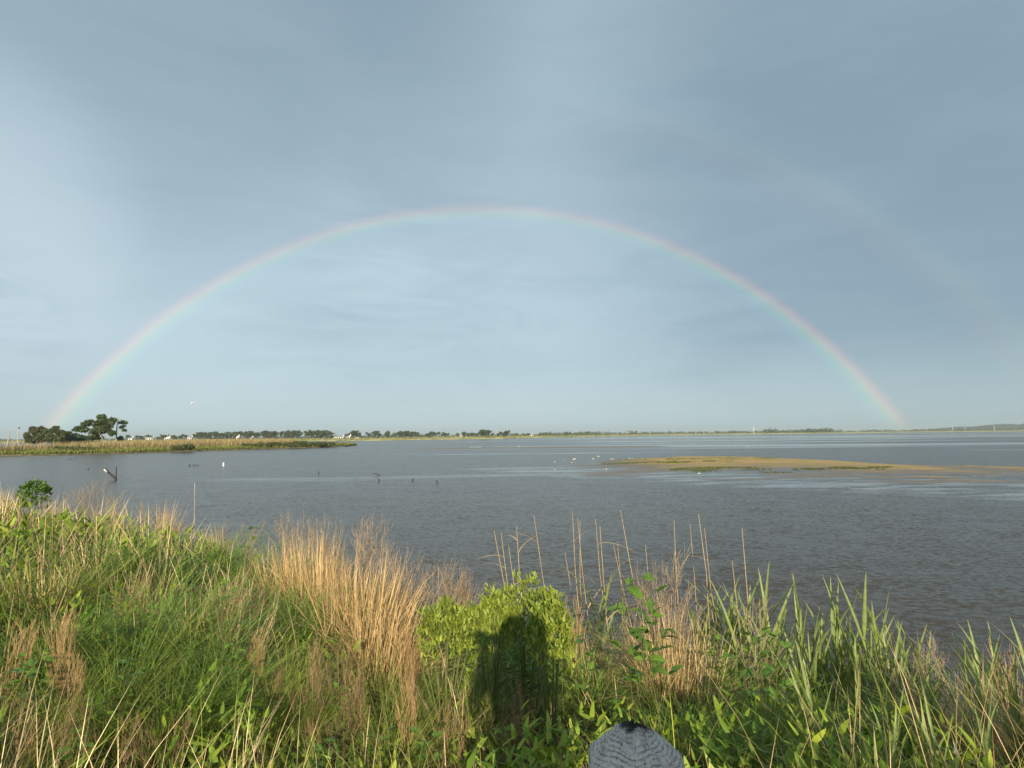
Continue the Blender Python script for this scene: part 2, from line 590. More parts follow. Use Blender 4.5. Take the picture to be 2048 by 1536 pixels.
def grid_mesh(name, xs, ys, zf, mat, cut=None, smooth=True):
    X, Y = np.meshgrid(xs, ys)
    Z = zf(X, Y)
    V = np.stack([X, Y, Z], -1).reshape(-1, 3)
    nx = len(xs)
    i, j = np.meshgrid(np.arange(nx - 1), np.arange(len(ys) - 1))
    a = (j * nx + i).ravel()
    Q = np.stack([a, a + 1, a + nx + 1, a + nx], 1)
    if cut is not None:
        zq = V[Q][:, :, 2].max(1)
        Q = Q[zq > cut]
    return npmesh(name, V, Q, None, None, mat, smooth)


wv = [(-4500, -4500, 0), (4500, -4500, 0), (4500, 4500, 0), (-4500, 4500, 0)]
tag(obj("water", npmesh("water", wv, [(0, 1, 2, 3)], None, None, M['water'])), "grey rain dimpled bay water", None, None, "structure")
s_ = np.linspace(-1, 1, 300)
bank_x = np.sinh(s_ * 3.2) / np.sinh(3.2) * 88
s_ = np.linspace(-1, 1, 240)
bank_y = np.sinh(s_ * 2.6) / np.sinh(2.6) * 48 + 3
tag(obj("bank_ground", grid_mesh("bank_ground", bank_x, bank_y, ground_z, M['ground'], -0.85)), "brown soil of the grassy bank", None, None, "structure")

# ------------------------------------------------------------------ sandbar
BFX, BFY = np.array([-4, 2, 13, 25, 32, 38, 46, 60, 90.]), np.array([53, 58, 69, 75, 71, 58, 48, 41, 36.])
BNX, BNY = np.array([-4, 2, 10, 18, 28, 40, 60, 90.]), np.array([51, 48, 40, 34, 30, 26.5, 24, 22.])


def bar_z(x, y):
    w = 3.0 * (fbm(x * 0.12, y * 0.12, 41) - 0.5) + 1.2 * (vnoise(x * 0.6, y * 0.6, 11) - 0.5)
    yf, yn = np.interp(x, BFX, BFY), np.interp(x, BNX, BNY)
    y = y + w
    t = (y - yn) / (yf - yn)
    n = fbm(x * 0.13, y * 0.5, 77, 4) - 0.5
    sm = lambda v: np.clip(v, 0, 1) ** 2 * (3 - 2 * np.clip(v, 0, 1))
    tip = sm((x - 1) / 9.0)
    ends = sm((x - 8) / 12.0) * (1 - 0.85 * np.exp(-((x - 40.5) / 3.2) ** 2))
    flat = -0.022 + 0.045 * t + 0.30 * n * (1 - 0.6 * sm((t - 0.3) / 0.4))
    crest = 0.20 * sm((t - 0.34) / 0.40) * ends + 0.05 * n * ends
    out = np.where(t > 1, np.clip((y - yf) / 2.0, 0, 1.2), np.where(t < 0, np.clip((yn - y) / 3.5, 0, 1.2), 0))
    return (flat + crest) * (1 - np.clip(out, 0, 1)) - 0.18 * out - 0.06 * (1 - tip) + 0.012 * (vnoise(x * 1.1, y * 2.4, 3) - 0.5)


tag(obj("sandbar", grid_mesh("sandbar", np.linspace(-8, 90, 480), np.linspace(18, 82, 360), bar_z, M['mud'], -0.05)),
    "low tan sandbar with wet mudflats", None, None, "structure")


def bar2_z(x, y):
    q = y - (136 + 0.02 * x)
    n = fbm(x * 0.06, y * 0.2, 99, 4) - 0.5
    return -0.09 + 0.17 * np.exp(-(q / 7) ** 2) * np.clip((x + 30) / 10, 0, 1) * np.clip((44 - x) / 14, 0, 1) + 0.16 * n


tag(obj("mudbank", grid_mesh("mudbank", np.linspace(-34, 48, 160), np.linspace(118, 156, 80), bar2_z, M['mud'], -0.04)),
    "thin far mudbank beyond the sandbar", None, None, "structure")


def tuft_field(name, pts, h, w, c0, c1, label, mat='grass', lean=0.25, segs=2, prof=0.5, rng=RNG):
    n = len(pts)
    k = rng.random(n)[:, None]
    br = (0.75 + 0.5 * rng.random(n))[:, None]
    ca = (np.array(c0) * (1 - k) + np.array(c1) * k) * br
    V, Q, T, C = ribbons(pts, rng.uniform(0, 6.28, n), h * rng.uniform(0.6, 1.25, n), w * rng.uniform(0.6, 1.3, n),
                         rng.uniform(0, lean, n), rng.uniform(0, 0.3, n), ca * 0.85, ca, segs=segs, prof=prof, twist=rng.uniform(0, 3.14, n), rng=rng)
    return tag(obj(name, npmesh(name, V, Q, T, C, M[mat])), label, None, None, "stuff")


def ellipse_pts(px0, py0, rx, ry, n, zf, rng=RNG):
    c = at_plane(px0, py0)
    a, r = rng.uniform(0, 6.28, n), np.sqrt(rng.random(n))
    x = c[0] + np.cos(a) * r * rx
    y = c[1] + np.sin(a) * r * ry
    keep = fbm(x * 0.45, y * 0.6, 5) > 0.49
    x, y = x[keep], y[keep]
    return np.stack([x, y, zf(x, y)], 1)


P_ = [ellipse_pts(1330, 928, 8, 2.2, 2600, bar_z), ellipse_pts(1470, 940, 6, 2.4, 3000, bar_z), ellipse_pts(1545, 944, 3, 1.4, 900, bar_z),
      ellipse_pts(1700, 939, 4.2, 2.2, 3000, bar_z), ellipse_pts(1420, 921, 12, 2.0, 1200, bar_z)]
P_ = np.concatenate(P_)
tuft_field("sandbar_grass", P_[P_[:, 2] > 0.0], 0.10, 0.09, (0.055, 0.085, 0.014), (0.11, 0.13, 0.024), "dark green cordgrass patches on the sandbar")

# ------------------------------------------------------------------ marsh point with trees
NEAR_PX = [(-420, 928), (-200, 920), (0, 912), (130, 910), (256, 906.5), (330, 904), (400, 902), (480, 899.5), (560, 897), (640, 895), (690, 893.2), (703, 891.5)]
NEAR = np.array([at_plane(*p)[:2] for p in NEAR_PX])
o_ = np.argsort(NEAR[:, 0])
MNX, MNY = NEAR[o_, 0], NEAR[o_, 1]
M_LO, M_HI = MNX[0], MNX[-1]


def marsh_near(x):
    return np.interp(x, MNX, MNY) + 1.6 * (vnoise(np.asarray(x) * 0.22, 0.5, 8) - 0.5) + 0.8 * (vnoise(np.asarray(x) * 0.8, 0.5, 18) - 0.5)


def marsh_far(x):
    return marsh_near(x) + np.interp(x, [M_LO, -78, M_HI - 8, M_HI], [120, 62, 24, 1.5])


def land_strip(name, xs, nearf, farf, ztop, mat, label, rows=8, bumps=0.1):
    g = []
    for k in range(rows + 1):
        t = k / rows
        y = nearf(xs) * (1 - t) + farf(xs) * t
        z = ztop + bumps * (fbm(xs * 0.15, y * 0.15, 4) - 0.5) if 0 < k < rows else np.full_like(xs, ztop)
        g.append(np.stack([xs, y, z], 1))
    front = g[0].copy(); front[:, 2] = -0.4; front[:, 1] -= 0.3
    back = g[-1].copy(); back[:, 2] = -0.4; back[:, 1] += 0.3
    R_ = [front] + g + [back]
    n = len(xs)
    V = np.concatenate(R_)
    Q = []
    for r in range(len(R_) - 1):
        a = np.arange(n - 1) + r * n
        Q.append(np.stack([a, a + 1, a + n + 1, a + n], 1))
    return tag(obj(name, npmesh(name, V, np.concatenate(Q), None, None, mat)), label, None, None, "structure")


M['peat'] = plain("dark_peat", (0.13, 0.11, 0.06), 0.95, (0.07, 0.06, 0.035), 0.8)
land_strip("marsh_point", np.linspace(M_LO, M_HI, 260), marsh_near, marsh_far, 0.3, M['peat'], "dark peat of the marsh point across the water")


def marsh_pts(n, t0, t1, x0, x1, rng=RNG, absd=True):
    x = rng.uniform(x0, x1, n)
    d = rng.uniform(t0, t1, n)
    wmax = marsh_far(x) - marsh_near(x)
    keep = d < wmax
    x, d = x[keep], d[keep]
    y = marsh_near(x) + d
    return np.stack([x, y, np.full(len(x), 0.28)], 1)


tuft_field("cordgrass", marsh_pts(16000, -0.4, 7, M_LO, M_HI), 0.62, 0.16, (0.10, 0.145, 0.018), (0.20, 0.215, 0.035), "bright green cordgrass fringe of the marsh point")
tuft_field("marsh_meadow", marsh_pts(10000, 6, 20, M_LO, M_HI), 1.0, 0.2, (0.11, 0.14, 0.03), (0.26, 0.24, 0.07), "olive green meadow grass on the marsh point")
xq = at_plane(450, 900)[0]
tuft_field("tan_reedbed", marsh_pts(19000, 14, 75, M_LO, xq), 2.25, 0.17, (0.36, 0.27, 0.13), (0.25, 0.21, 0.09), "tan dry reeds in front of the pines")
tuft_field("high_marsh", marsh_pts(9000, 8, 28, xq + 6, M_HI), 1.05, 0.24, (0.085, 0.13, 0.02), (0.17, 0.20, 0.03), "taller green marsh plants along the point")


# ---- tree crowns made of leaf-sized faces
def leaf_cloud(g, cen, rx, ry, rz, n, size, c0, c1, rng=RNG, shell=0.55):
    v = rng.normal(size=(n, 3))
    v /= np.linalg.norm(v, axis=1)[:, None]
    r = shell + (1 - shell) * rng.random(n) ** 0.6
    P = np.array(cen) + v * r[:, None] * np.array([rx, ry, rz])
    a = rng.normal(size=(n, 3))
    a[:, 2] *= 0.6
    a /= np.linalg.norm(a, axis=1)[:, None]
    b = np.cross(a, rng.normal(size=(n, 3)))
    b /= np.linalg.norm(b, axis=1)[:, None]
    s = size * rng.uniform(0.5, 1.3, n)[:, None]
    V = np.stack([P - a * s, P + b * s * 0.5, P + a * s, P - b * s * 0.5], 1).reshape(-1, 3)
    k = rng.random(n)[:, None]
    C = np.repeat(np.array(c0) * (1 - k) + np.array(c1) * k, 4, 0)
    Q = np.arange(4 * n).reshape(-1, 4)
    g.add(V, Q, None, C)


PINE0, PINE1 = (0.040, 0.066, 0.020), (0.095, 0.130, 0.036)
CED0, CED1 = (0.046, 0.062, 0.020), (0.095, 0.108, 0.036)


def tree_at(name, px, py_base, depth, label, cat="tree", group=None):
    b = at_depth(px, py_base, depth)
    b[2] = 0.28
    return tag(empty(name, tuple(b)), label, cat, group), b


def px_local(px, py, depth, b, dy=0.0):
    p = at_depth(px, py, depth + dy)
    return p - b


def lumps_tree(name, base_px, depth, lumps, limbs, label, c0, c1, trunk_col=M['bark'], size=0.36, dens=60, group=None, cat="tree"):
    """lumps: (px, py, rx_px, ry_px); limbs: lists of picture points, thickness"""
    o, b = tree_at(name, base_px[0], base_px[1], depth, label, cat, group)
    s = depth / F_PX
    g = Geo()
    for (px, py, rx, ry) in lumps:
        rx_, ry_ = rx * s, ry * s
        m_ = max(1, int(rx_ * 2.2))
        for k in range(3 + m_):
            off = RNG.normal(0, 0.42, 3)
            c = px_local(px + off[0] * rx, py + off[1] * ry * 0.8, depth, b, off[2] * rx_)
            leaf_cloud(g, c, rx_ * 0.6, rx_ * 0.65, ry_ * 0.68, int(dens * max(1.0, rx_ * ry_) * 1.2), size, c0, c1)
    obj("crown", g.mesh("crown", M['grass']), o)
    if limbs:
        for i, (pts, r0, r1) in enumerate(limbs):
            g = Geo()
            P = np.array([px_local(x, y, depth, b, RNG.normal(0, 0.3)) for x, y in pts])
            if i == 0:
                P[0, 2] = -0.3
            tube(g, P, r0, r1, sides=6)
            obj("trunk" if i == 0 else "limb", g.mesh("trunk", trunk_col, True), o)
    return o


D1 = 150.0
lumps_tree("cedar_tree", (75, 886), D1, [(59, 872, 8, 9), (70, 864, 11, 8), (80, 872, 13, 10), (90, 863, 9, 8), (60, 882, 12, 6), (75, 882, 14, 6), (92, 878, 12, 8), (66, 856, 5, 4), (82, 857, 6, 4)],
           [([(76, 890), (76, 866)], 0.22, 0.08)], "broad dark cedar beside the bleached poles on the marsh", CED0, CED1)
lumps_tree("cedar_tree", (114, 886), D1 - 3, [(112, 857, 6, 6), (105, 865, 10, 8), (120, 866, 9, 8), (114, 874, 15, 8), (127, 874, 8, 7), (104, 882, 13, 6), (124, 883, 12, 5)],
           [([(114, 890), (113, 858)], 0.22, 0.06)], "peaked dark cedar between the broad cedar and the big pine", CED0, CED1)
lumps_tree("shrub", (146, 886), D1 + 4, [(138, 872, 9, 7), (150, 874, 11, 7), (164, 877, 12, 6), (145, 882, 14, 5), (172, 883, 14, 4)], [([(148, 890), (147, 874)], 0.12, 0.05)],
           "low blue-green shrub under the pines", (0.035, 0.06, 0.03), (0.06, 0.09, 0.04), cat="shrub")
lumps_tree("pine_tree", (182, 886), D1, [(162, 855, 11, 5), (172, 849, 10, 5), (180, 843, 7, 4), (157, 861, 8, 3), (170, 861, 9, 4)],
           [([(182, 890), (180, 872), (174, 860), (170, 848)], 0.22, 0.08), ([(176, 864), (164, 856), (156, 853)], 0.08, 0.03), ([(174, 858), (182, 846)], 0.08, 0.03)],
           "spreading pine with flat layered tufts next to the tallest pine", PINE0, PINE1)
lumps_tree("pine_tree", (200, 886), D1 - 2, [(203, 834, 10, 7), (199, 846, 13, 9), (213, 846, 10, 8), (195, 860, 12, 9), (220, 856, 9, 9), (205, 858, 10, 8),
                                            (224, 842, 8, 6), (188, 874, 16, 6), (228, 866, 6, 5)],
           [([(198, 890), (200, 868), (203, 850), (204, 834)], 0.32, 0.1), ([(202, 868), (214, 860), (224, 854)], 0.12, 0.05), ([(201, 864), (190, 856)], 0.1, 0.05)],
           "tallest full-crowned green pine on the marsh point", PINE0, (0.085, 0.12, 0.032))
lumps_tree("wind_bent_pine", (234, 886), D1 + 1, [(244, 844, 9, 3.2), (250, 846, 5, 2.5), (243, 853, 5, 3), (248, 861, 4, 3), (240, 876, 7, 5)],
           [([(232, 892), (233, 868), (234, 850), (238, 834), (238, 828)], 0.2, 0.03), ([(234, 852), (242, 846), (252, 844)], 0.07, 0.03),
            ([(234, 858), (242, 856), (249, 864)], 0.06, 0.03), ([(237, 838), (231, 836)], 0.04, 0.02), ([(238, 840), (244, 837)], 0.04, 0.02),
            ([(233, 866), (224, 860)], 0.05, 0.02)],
           "half dead pine with bare spiked top and foliage flung to one side", PINE0, PINE1, trunk_col=M['snag'], dens=26)
o, b = tree_at("dead_tree", 201, 888, D1 - 8, "pale crooked dead trunk under the tallest pine", "dead tree")
for nm, pts, r0, r1 in (("trunk", [(201, 889), (202, 880), (205, 876), (200, 871)], 0.12, 0.06), ("branch", [(204, 876), (200, 869), (198, 866)], 0.06, 0.03)):
    g = Geo()
    tube(g, [px_local(x, y, D1 - 8, b) for x, y in pts], r0, r1, sides=5)
    obj(nm, g.mesh(nm, M['snag'], True), o)
for (px, lab, pts, arm) in ((15, "leaning bleached pole with curved top beyond the reeds", [(15, 890), (16.5, 880), (18, 868), (21, 861), (24, 858)], [(24, 858), (30, 860), (36, 859)]),
                            (36, "upright weathered pole with small box on top beyond the reeds", [(36, 886), (36.5, 874), (37, 864), (38, 856)], [(34.5, 872), (34, 864)])):
    o, b = tree_at("old_pole", px, 888, D1 - 6, lab, "pole")
    g = Geo()
    tube(g, [px_local(x, y, D1 - 6, b) for x, y in pts], 0.15, 0.06, sides=6)
    obj("pole", g.mesh("pole", M['snag'], True), o)
    g = Geo()
    tube(g, [px_local(x, y, D1 - 6, b) for x, y in arm], 0.035, 0.03, sides=4)
    obj("wire" if px < 20 else "brace", g.mesh("wire", M['snag'], True), o)
    if px > 20:
        g = Geo()
        q = px_local(38.5, 856, D1 - 6, b)
        box(g, q[0] - 0.14, q[0] + 0.14, q[1] - 0.12, q[1] + 0.12, q[2] - 0.15, q[2] + 0.18)
        obj("box", g.mesh("box", M['wetwood']), o)

# low shrubs scattered over the marsh point
g = Geo()
for k in range(14):
    leaf_cloud(g, (RNG.normal(0, 0.9), RNG.normal(0, 0.6), 0.45 + RNG.random() * 0.4), 0.8, 0.7, 0.45, 60, 0.2, (0.045, 0.06, 0.016), (0.10, 0.115, 0.03))
shrub_me = g.mesh("marsh_shrub", M['grass'])
for i, (px, d, s) in enumerate([(362, 128, 1.1), (375, 129, 1.3), (72, 128, 1.0), (140, 122, 1.3), (158, 121, 1.0), (185, 124, 1.3), (100, 126, 1.0), (40, 118, 0.9), (20, 132, 1.2),
                                (275, 140, 1.2), (290, 142, 1.4), (310, 141, 1.2), (505, 150, 1.2), (535, 154, 1.3), (565, 158, 1.2), (600, 160, 1.4), (630, 163, 1.3), (660, 165, 1.2), (585, 152, 1.0)]):
    p = at_depth(px, 880, d)
    o = obj("marsh_shrub", shrub_me, None, (p[0], p[1], 0.3))
    o.rotation_euler = (0, 0, RNG.uniform(0, 6.3))
    o.scale = (s, s, s * RNG.uniform(0.7, 1.0))
    tag(o, "low rounded dark shrub among the grass of the marsh point", "shrub", "shrubs on the marsh point")

# ------------------------------------------------------------------ far shore
FS_PX = [(-900, 893), (-300, 889), (250, 885), (520, 883), (720, 881.5), (1000, 877.3), (1180, 873.2), (1300, 870.9), (1500, 868.2), (1700, 866.0), (2048, 862.2), (2600, 857.2)]
FS = np.array([at_plane(*p)[:2] for p in FS_PX])
FA = np.arctan2(FS[:, 0], FS[:, 1])
FD = np.hypot(FS[:, 0], FS[:, 1])


def far_land(name, pad0, pad1, z, mat, label):
    az = np.linspace(FA[0], FA[-1], 420)
    d0 = np.interp(az, FA, FD) * (1 + 0.05 * (fbm(az * 60, 0.3, 6) - 0.5))
    rows = []
    for k in range(8):
        t = k / 7
        d = d0 * (1 + pad0 + (pad1 - pad0) * t * t)
        zz = z + (0.7 * (fbm(az * 160, k * 1.7, 12) - 0.4) if k else 0)
        rows.append(np.stack([np.sin(az) * d, np.cos(az) * d, zz * np.ones_like(az)], 1))
    fr = rows[0].copy(); fr[:, 2] = -0.5
    rows = [fr] + rows
    n = len(az)
    Q = [np.stack([np.arange(n - 1) + r * n, np.arange(n - 1) + 1 + r * n, np.arange(n - 1) + 1 + (r + 1) * n, np.arange(n - 1) + (r + 1) * n], 1) for r in range(len(rows) - 1)]
    return tag(obj(name, npmesh(name, np.concatenate(rows), np.concatenate(Q), None, None, mat)), label, None, None, "structure")


M['farmarsh'] = plain("far_marsh", (0.30, 0.26, 0.12), 0.95, (0.13, 0.17, 0.06), 0.03)
far_land("far_shore", 0.0, 1.6, 0.5, M['farmarsh'], "pale green and tan marsh along the far shore")


def far_pts(px0, px1, n, m0, m1, rng=RNG):
    px = rng.uniform(px0, px1, n)
    az = np.array([math.atan2(*(pdir(p, 870)[:2])) for p in px])
    d = np.interp(az, FA, FD) * rng.uniform(m0, m1, n)
    return np.stack([np.sin(az) * d, np.cos(az) * d, np.full(n, 0.45)], 1), d


p_, d_ = far_pts(-60, 2200, 16000, 1.0, 1.22)
tuft_field("far_marsh_grass", p_, 1.1, 0.9, (0.34, 0.29, 0.13), (0.13, 0.17, 0.05), "pale marsh grass edging the far shore")

# individual trees of the far shore
far_tree = []
for v in range(5):
    g = Geo()
    hgt = RNG.uniform(6.5, 9)
    tube(g, [(0, 0, -0.3), (RNG.normal(0, 0.2), 0, hgt * 0.5), (RNG.normal(0, 0.3), 0, hgt * 0.85)], 0.22, 0.08, (0.10, 0.075, 0.05), 5)
    for k in range(9):
        zc = hgt * RNG.uniform(0.42, 0.95)
        rr = (1.0 - abs(zc / hgt - 0.65) * 1.2) * hgt * 0.34
        leaf_cloud(g, (RNG.normal(0, rr * 0.5), RNG.normal(0, rr * 0.5), zc), rr * 0.65, rr * 0.65, rr * 0.42, 34, 0.62, (0.040, 0.058, 0.022), (0.085, 0.105, 0.036))
    far_tree.append(g.mesh("far_tree", M['grass']))


def far_tree_row(px0, px1, n, m0, m1, s0, s1, label, group):
    P, D = far_pts(px0, px1, n, m0, m1)
    for i in range(n):
        o = obj("pine_tree", far_tree[i % 5], None, tuple(P[i]))
        s = RNG.uniform(s0, s1)
        o.scale = (s * RNG.uniform(0.9, 1.5), s * RNG.uniform(0.9, 1.4), s)
        o.rotation_euler = (0, 0, RNG.uniform(0, 6.28))
        tag(o, label, "tree", group)


L1, G1 = "round-topped dark pine ", "far shore pines "
for a_ in ((255, 390, 22, 1.32, 1.55, 0.45, 0.75, "near the wide white house"), (380, 480, 30, 1.3, 1.5, 0.7, 1.0, "where the pine row begins among houses"), (480, 575, 32, 1.3, 1.5, 0.7, 1.05, "in the first half of the long pine row"),
           (575, 665, 32, 1.3, 1.5, 0.7, 1.05, "in the long row just before the long white building"), (690, 830, 36, 1.3, 1.5, 0.55, 0.95, "in the second row past the long white building"), (830, 960, 26, 1.3, 1.55, 0.5, 0.8, "by the broad faint white house"),
           (930, 1060, 14, 1.2, 1.4, 0.4, 0.6, "low around the small grove")):
    far_tree_row(*a_[:7], L1 + a_[7], G1 + a_[7])
far_tree_row(962, 978, 5, 1.1, 1.15, 0.75, 1.0, "tall pine in the larger clump of the far grove", "larger grove pines")
far_tree_row(1000, 1018, 5, 1.1, 1.2, 0.6, 0.85, "tall pine in the smaller clump of the far grove", "smaller grove pines")


def treeline(name, px0, px1, n, m0, m1, h0, h1, label, c0=(0.045, 0.06, 0.026), c1=(0.09, 0.105, 0.04)):
    P, D = far_pts(px0, px1, n, m0, m1)
    g = Geo()
    for i in range(n):
        h = RNG.uniform(h0, h1) * (0.6 + 0.8 * vnoise(P[i, 0] * 0.02, P[i, 1] * 0.02, 3))
        leaf_cloud(g, P[i] + np.array([0, 0, h * 0.45]), h * 0.9, h * 0.7, h * 0.5, 16, h * 0.24, c0, c1)
    tag(obj(name, g.mesh(name, M['grass'])), label, None, None, "stuff")


treeline("far_scrub", -60, 1100, 700, 1.35, 1.7, 1.8, 3.6, "low scrub below the far pines and houses")
treeline("far_wood", 1080, 2300, 900, 1.15, 1.5, 2.6, 5.2, "thin dark wood along the distant shoreline")
treeline("distant_thicket", 1530, 1660, 110, 1.12, 1.2, 4.5, 8.0, "darker thicket standing above the distant shoreline")

# wooded rise on the horizon
az = np.linspace(rad(33), rad(64), 260)
rows = []
for k in range(6):
    d = 2100 + k * 120
    ridge = np.clip((np.degrees(az) - 35) / 7, 0, 1) ** 0.8 * (15 + 8 * fbm(np.degrees(az) * 0.8, k * 0.3, 31) + 3.0 * vnoise(np.degrees(az) * 9, k, 7))
    zz = -0.5 + ridge * math.sin(math.pi * min(1, (k + 0.01) / 4)) if k < 5 else -0.5 + 0 * az
    rows.append(np.stack([np.sin(az) * d, np.cos(az) * d, zz], 1))
n = len(az)
Q = [np.stack([np.arange(n - 1) + r * n, np.arange(n - 1) + 1 + r * n, np.arange(n - 1) + 1 + (r + 1) * n, np.arange(n - 1) + (r + 1) * n], 1) for r in range(5)]
M['farhill'] = plain("wooded_hill", (0.05, 0.066, 0.035), 0.95, (0.03, 0.045, 0.026), 0.05)
tag(obj("hill", npmesh("hill", np.concatenate(rows), np.concatenate(Q), None, None, M['farhill'])), "low wooded rise on the horizon", None, None, "structure")


# ---- white houses
def house(px, py_base, wpx, hpx, roofpx, label, m=1.32, gable=False, n_win=3):
    az = math.atan2(*(pdir(px, 870)[:2]))
    d = float(np.interp(az, FA, FD)) * m
    s = d * math.cos(az) / F_PX
    w, h, r = wpx * s, hpx * s, roofpx * s
    b = np.array([math.sin(az) * d, math.cos(az) * d, 0.4])
    top = at_depth(px, py_base - hpx, d * math.cos(az))[2]
    h = max(h, top - 0.4)
    o = tag(empty("house", tuple(b), -az), label, "house")
    dp = min(w * 0.7, 9)
    g = Geo(); box(g, -w / 2, w / 2, -dp / 2, dp / 2, -0.4, h)
    obj("wall", g.mesh("wall", M['white']), o)
    g = Geo()
    e = 0.3
    if gable:
        V = [(-w / 2 - e, -dp / 2 - e, h), (0, -dp / 2 - e, h + r), (w / 2 + e, -dp / 2 - e, h), (-w / 2 - e, dp / 2 + e, h), (0, dp / 2 + e, h + r), (w / 2 + e, dp / 2 + e, h)]
        g.add(V, [(0, 1, 4, 3), (1, 2, 5, 4), (0, 3, 5, 2)])
        gm = Geo(); gm.add([(-w / 2, -dp / 2 - 0.05, h + 0.02), (w / 2, -dp / 2 - 0.05, h + 0.02), (0, -dp / 2 - 0.05, h + r - 0.05)], None, [(0, 1, 2)])
        obj("gable", gm.mesh("gable", M['white']), o)
    else:
        V = [(-w / 2 - e, -dp / 2 - e, h), (w / 2 + e, -dp / 2 - e, h), (-w / 2 - e, dp / 2 + e, h), (w / 2 + e, dp / 2 + e, h), (-w / 2 + e, 0, h + r), (w / 2 - e, 0, h + r)]
        g.add(V, [(0, 1, 5, 4), (2, 4, 5, 3), (0, 2, 3, 1)], [(0, 4, 2), (1, 3, 5)])
    rf = obj("roof", g.mesh("roof", M['roof']), o)
    g = Geo(); box(g, w * 0.2, w * 0.2 + 0.7, -0.3, 0.4, h + r * 0.3, h + r + 0.8)
    obj("chimney", g.mesh("chimney", M['white']), rf)
    gw = Geo(); box(gw, -0.5, 0.5, -0.06, 0.0, -0.6, 0.6)
    wm = gw.mesh("window", M['glass'])
    for i in range(n_win):
        obj("window", wm, o, (-w / 2 + w * (i + 0.5) / n_win, -dp / 2 - 0.02, h * 0.55))
    gd = Geo(); box(gd, -0.5, 0.5, -0.05, 0.0, 0.0, 2.1)
    obj("door", gd.mesh("door", M['glass']), o, (w * 0.31, -dp / 2 - 0.03, 0.0))


house(263, 881, 10, 4, 2, "small white cottage just past the half dead pine", n_win=2)
house(302, 881, 17, 4, 3.0, "wide white house with pale grey roof behind the reeds", n_win=4)
house(336, 883, 12, 5, 3.5, "white gabled house between the wide house and the pines", gable=True, m=1.22)
house(381, 880, 11, 4.5, 3, "white house half hidden at the start of the pine row")
house(418, 877, 8, 5, 3, "tall narrow white house rising over the pines", gable=True, m=1.5, n_win=2)
house(452, 878, 5, 3.5, 2, "tiny white house squeezed between two pine clumps", n_win=1, m=1.4)
house(476, 878, 6, 4, 3, "small steep gabled white house in the middle of the pine row", gable=True, n_win=1, m=1.28)
house(504, 879, 5, 3, 2, "dim small house tucked under the pines", n_win=1, m=1.28)
house(681, 880, 25, 5, 1.5, "long low white building at the water past the pines", m=1.16, n_win=6)
house(699, 878, 7, 5, 2.5, "white gabled end house beside the long low building", gable=True, m=1.25, n_win=2)
house(716, 875, 9, 2.5, 1.5, "pale house roofline behind the second pine row", m=1.5, n_win=2)
house(868, 874, 7, 2.5, 1.5, "faint white house over the thinning pines", m=1.5, n_win=2)
house(925, 872, 14, 2.5, 1.5, "broad faint white house short of the grove", m=1.5, n_win=4)
house(1063, 872, 8, 2, 1.5, "distant white house past the grove on the far shore", m=1.4, n_win=2)
house(1137, 870.5, 6, 2, 1.2, "most remote small white house beyond the grove", m=1.4, n_win=2)

# ---- thin white poles on the far shore
for px, ptop, m, lab in ((1507, 855, 1.25, "thin tall white mast standing alone on the distant shore"), (1853, 855.5, 1.3, "white pole where the dark shoreline bushes begin"),
                         (1905, 853, 1.3, "white pole over the pale sand strip"), (1930, 854, 1.3, "white pole just past the pale sand strip"), (1988, 852, 1.3, "white pole in front of the wooded rise")):
    az = math.atan2(*(pdir(px, 866)[:2]))
    d = float(np.interp(az, FA, FD)) * m
    y = d * math.cos(az)
    top = at_depth(px, ptop, y)
    g = Geo()
    tube(g, [(0, 0, -0.3), (0, 0, top[2] * 0.6), (0, 0, top[2])], 0.45, 0.3, sides=6)
    o = tag(empty("mast", (top[0], top[1], 0.4)), lab, "pole")
    obj("shaft", g.mesh("shaft", M['white'], True), o)
    g = Geo(); box(g, -0.9, 0.9, -0.15, 0.15, top[2] - 1.2, top[2] - 0.8)
    obj("crossarm", g.mesh("crossarm", M['white']), o)

# ------------------------------------------------------------------ driftwood, posts and birds on the water
def wood(name, label, cat, base, parts):
    o = tag(empty(name, tuple(base)), label, cat)
    for nm, pts, r0, r1, mt in parts:
        g = Geo()
        P = [np.array(p) - base for p in pts]
        tube(g, P, r0, r1, sides=6)
        obj(nm, g.mesh(nm, M[mt], True), o)
    return o


b = at_plane(233, 960)
yb = b[1]
wood("broken_piling", "dark broken piling with a leaning plank and thin upright in the water", "piling", b,
     [("plank", [b + np.array([0.1, 0, -0.25]), at_depth(231, 957, yb), at_depth(208.5, 937, yb - 0.3)], 0.09, 0.085, 'wetwood'),
      ("upright", [b + np.array([0, 0.05, -0.3]), at_depth(232, 950, yb), at_depth(233, 933, yb)], 0.05, 0.035, 'wetwood'),
      ("bleached_end", [at_depth(208.3, 938.5, yb - 0.45), at_depth(214, 944.5, yb - 0.4)], 0.07, 0.06, 'white')])
b = at_plane(447, 932)
wood("white_stake", "short white stake standing alone in the bay", "stake", b, [("stake", [b - np.array([0, 0, 0.3]), at_depth(447, 925, b[1])], 0.09, 0.08, 'white')])
b = at_plane(763, 951)
wood("floating_branch", "long dark branch slanting out of the open water", "branch", b,
     [("branch", [b - np.array([0, 0, 0.1]), at_depth(756, 948.5, b[1]), at_depth(746, 946, b[1])], 0.045, 0.02, 'wetwood'),
      ("twig", [at_depth(757, 949, b[1]), at_depth(754, 952, b[1] - 0.4)], 0.02, 0.01, 'wetwood')])
for px, lab in ((872.5, "taller of two dark pegs side by side in the water"), (875.8, "shorter of two dark pegs side by side in the water")):
    b = at_plane(px, 966)
    wood("water_peg", lab, "peg", b, [("peg", [b - np.array([0, 0, 0.2]), at_depth(px, 960 if px < 875 else 962, b[1])], 0.035, 0.03, 'wetwood')])
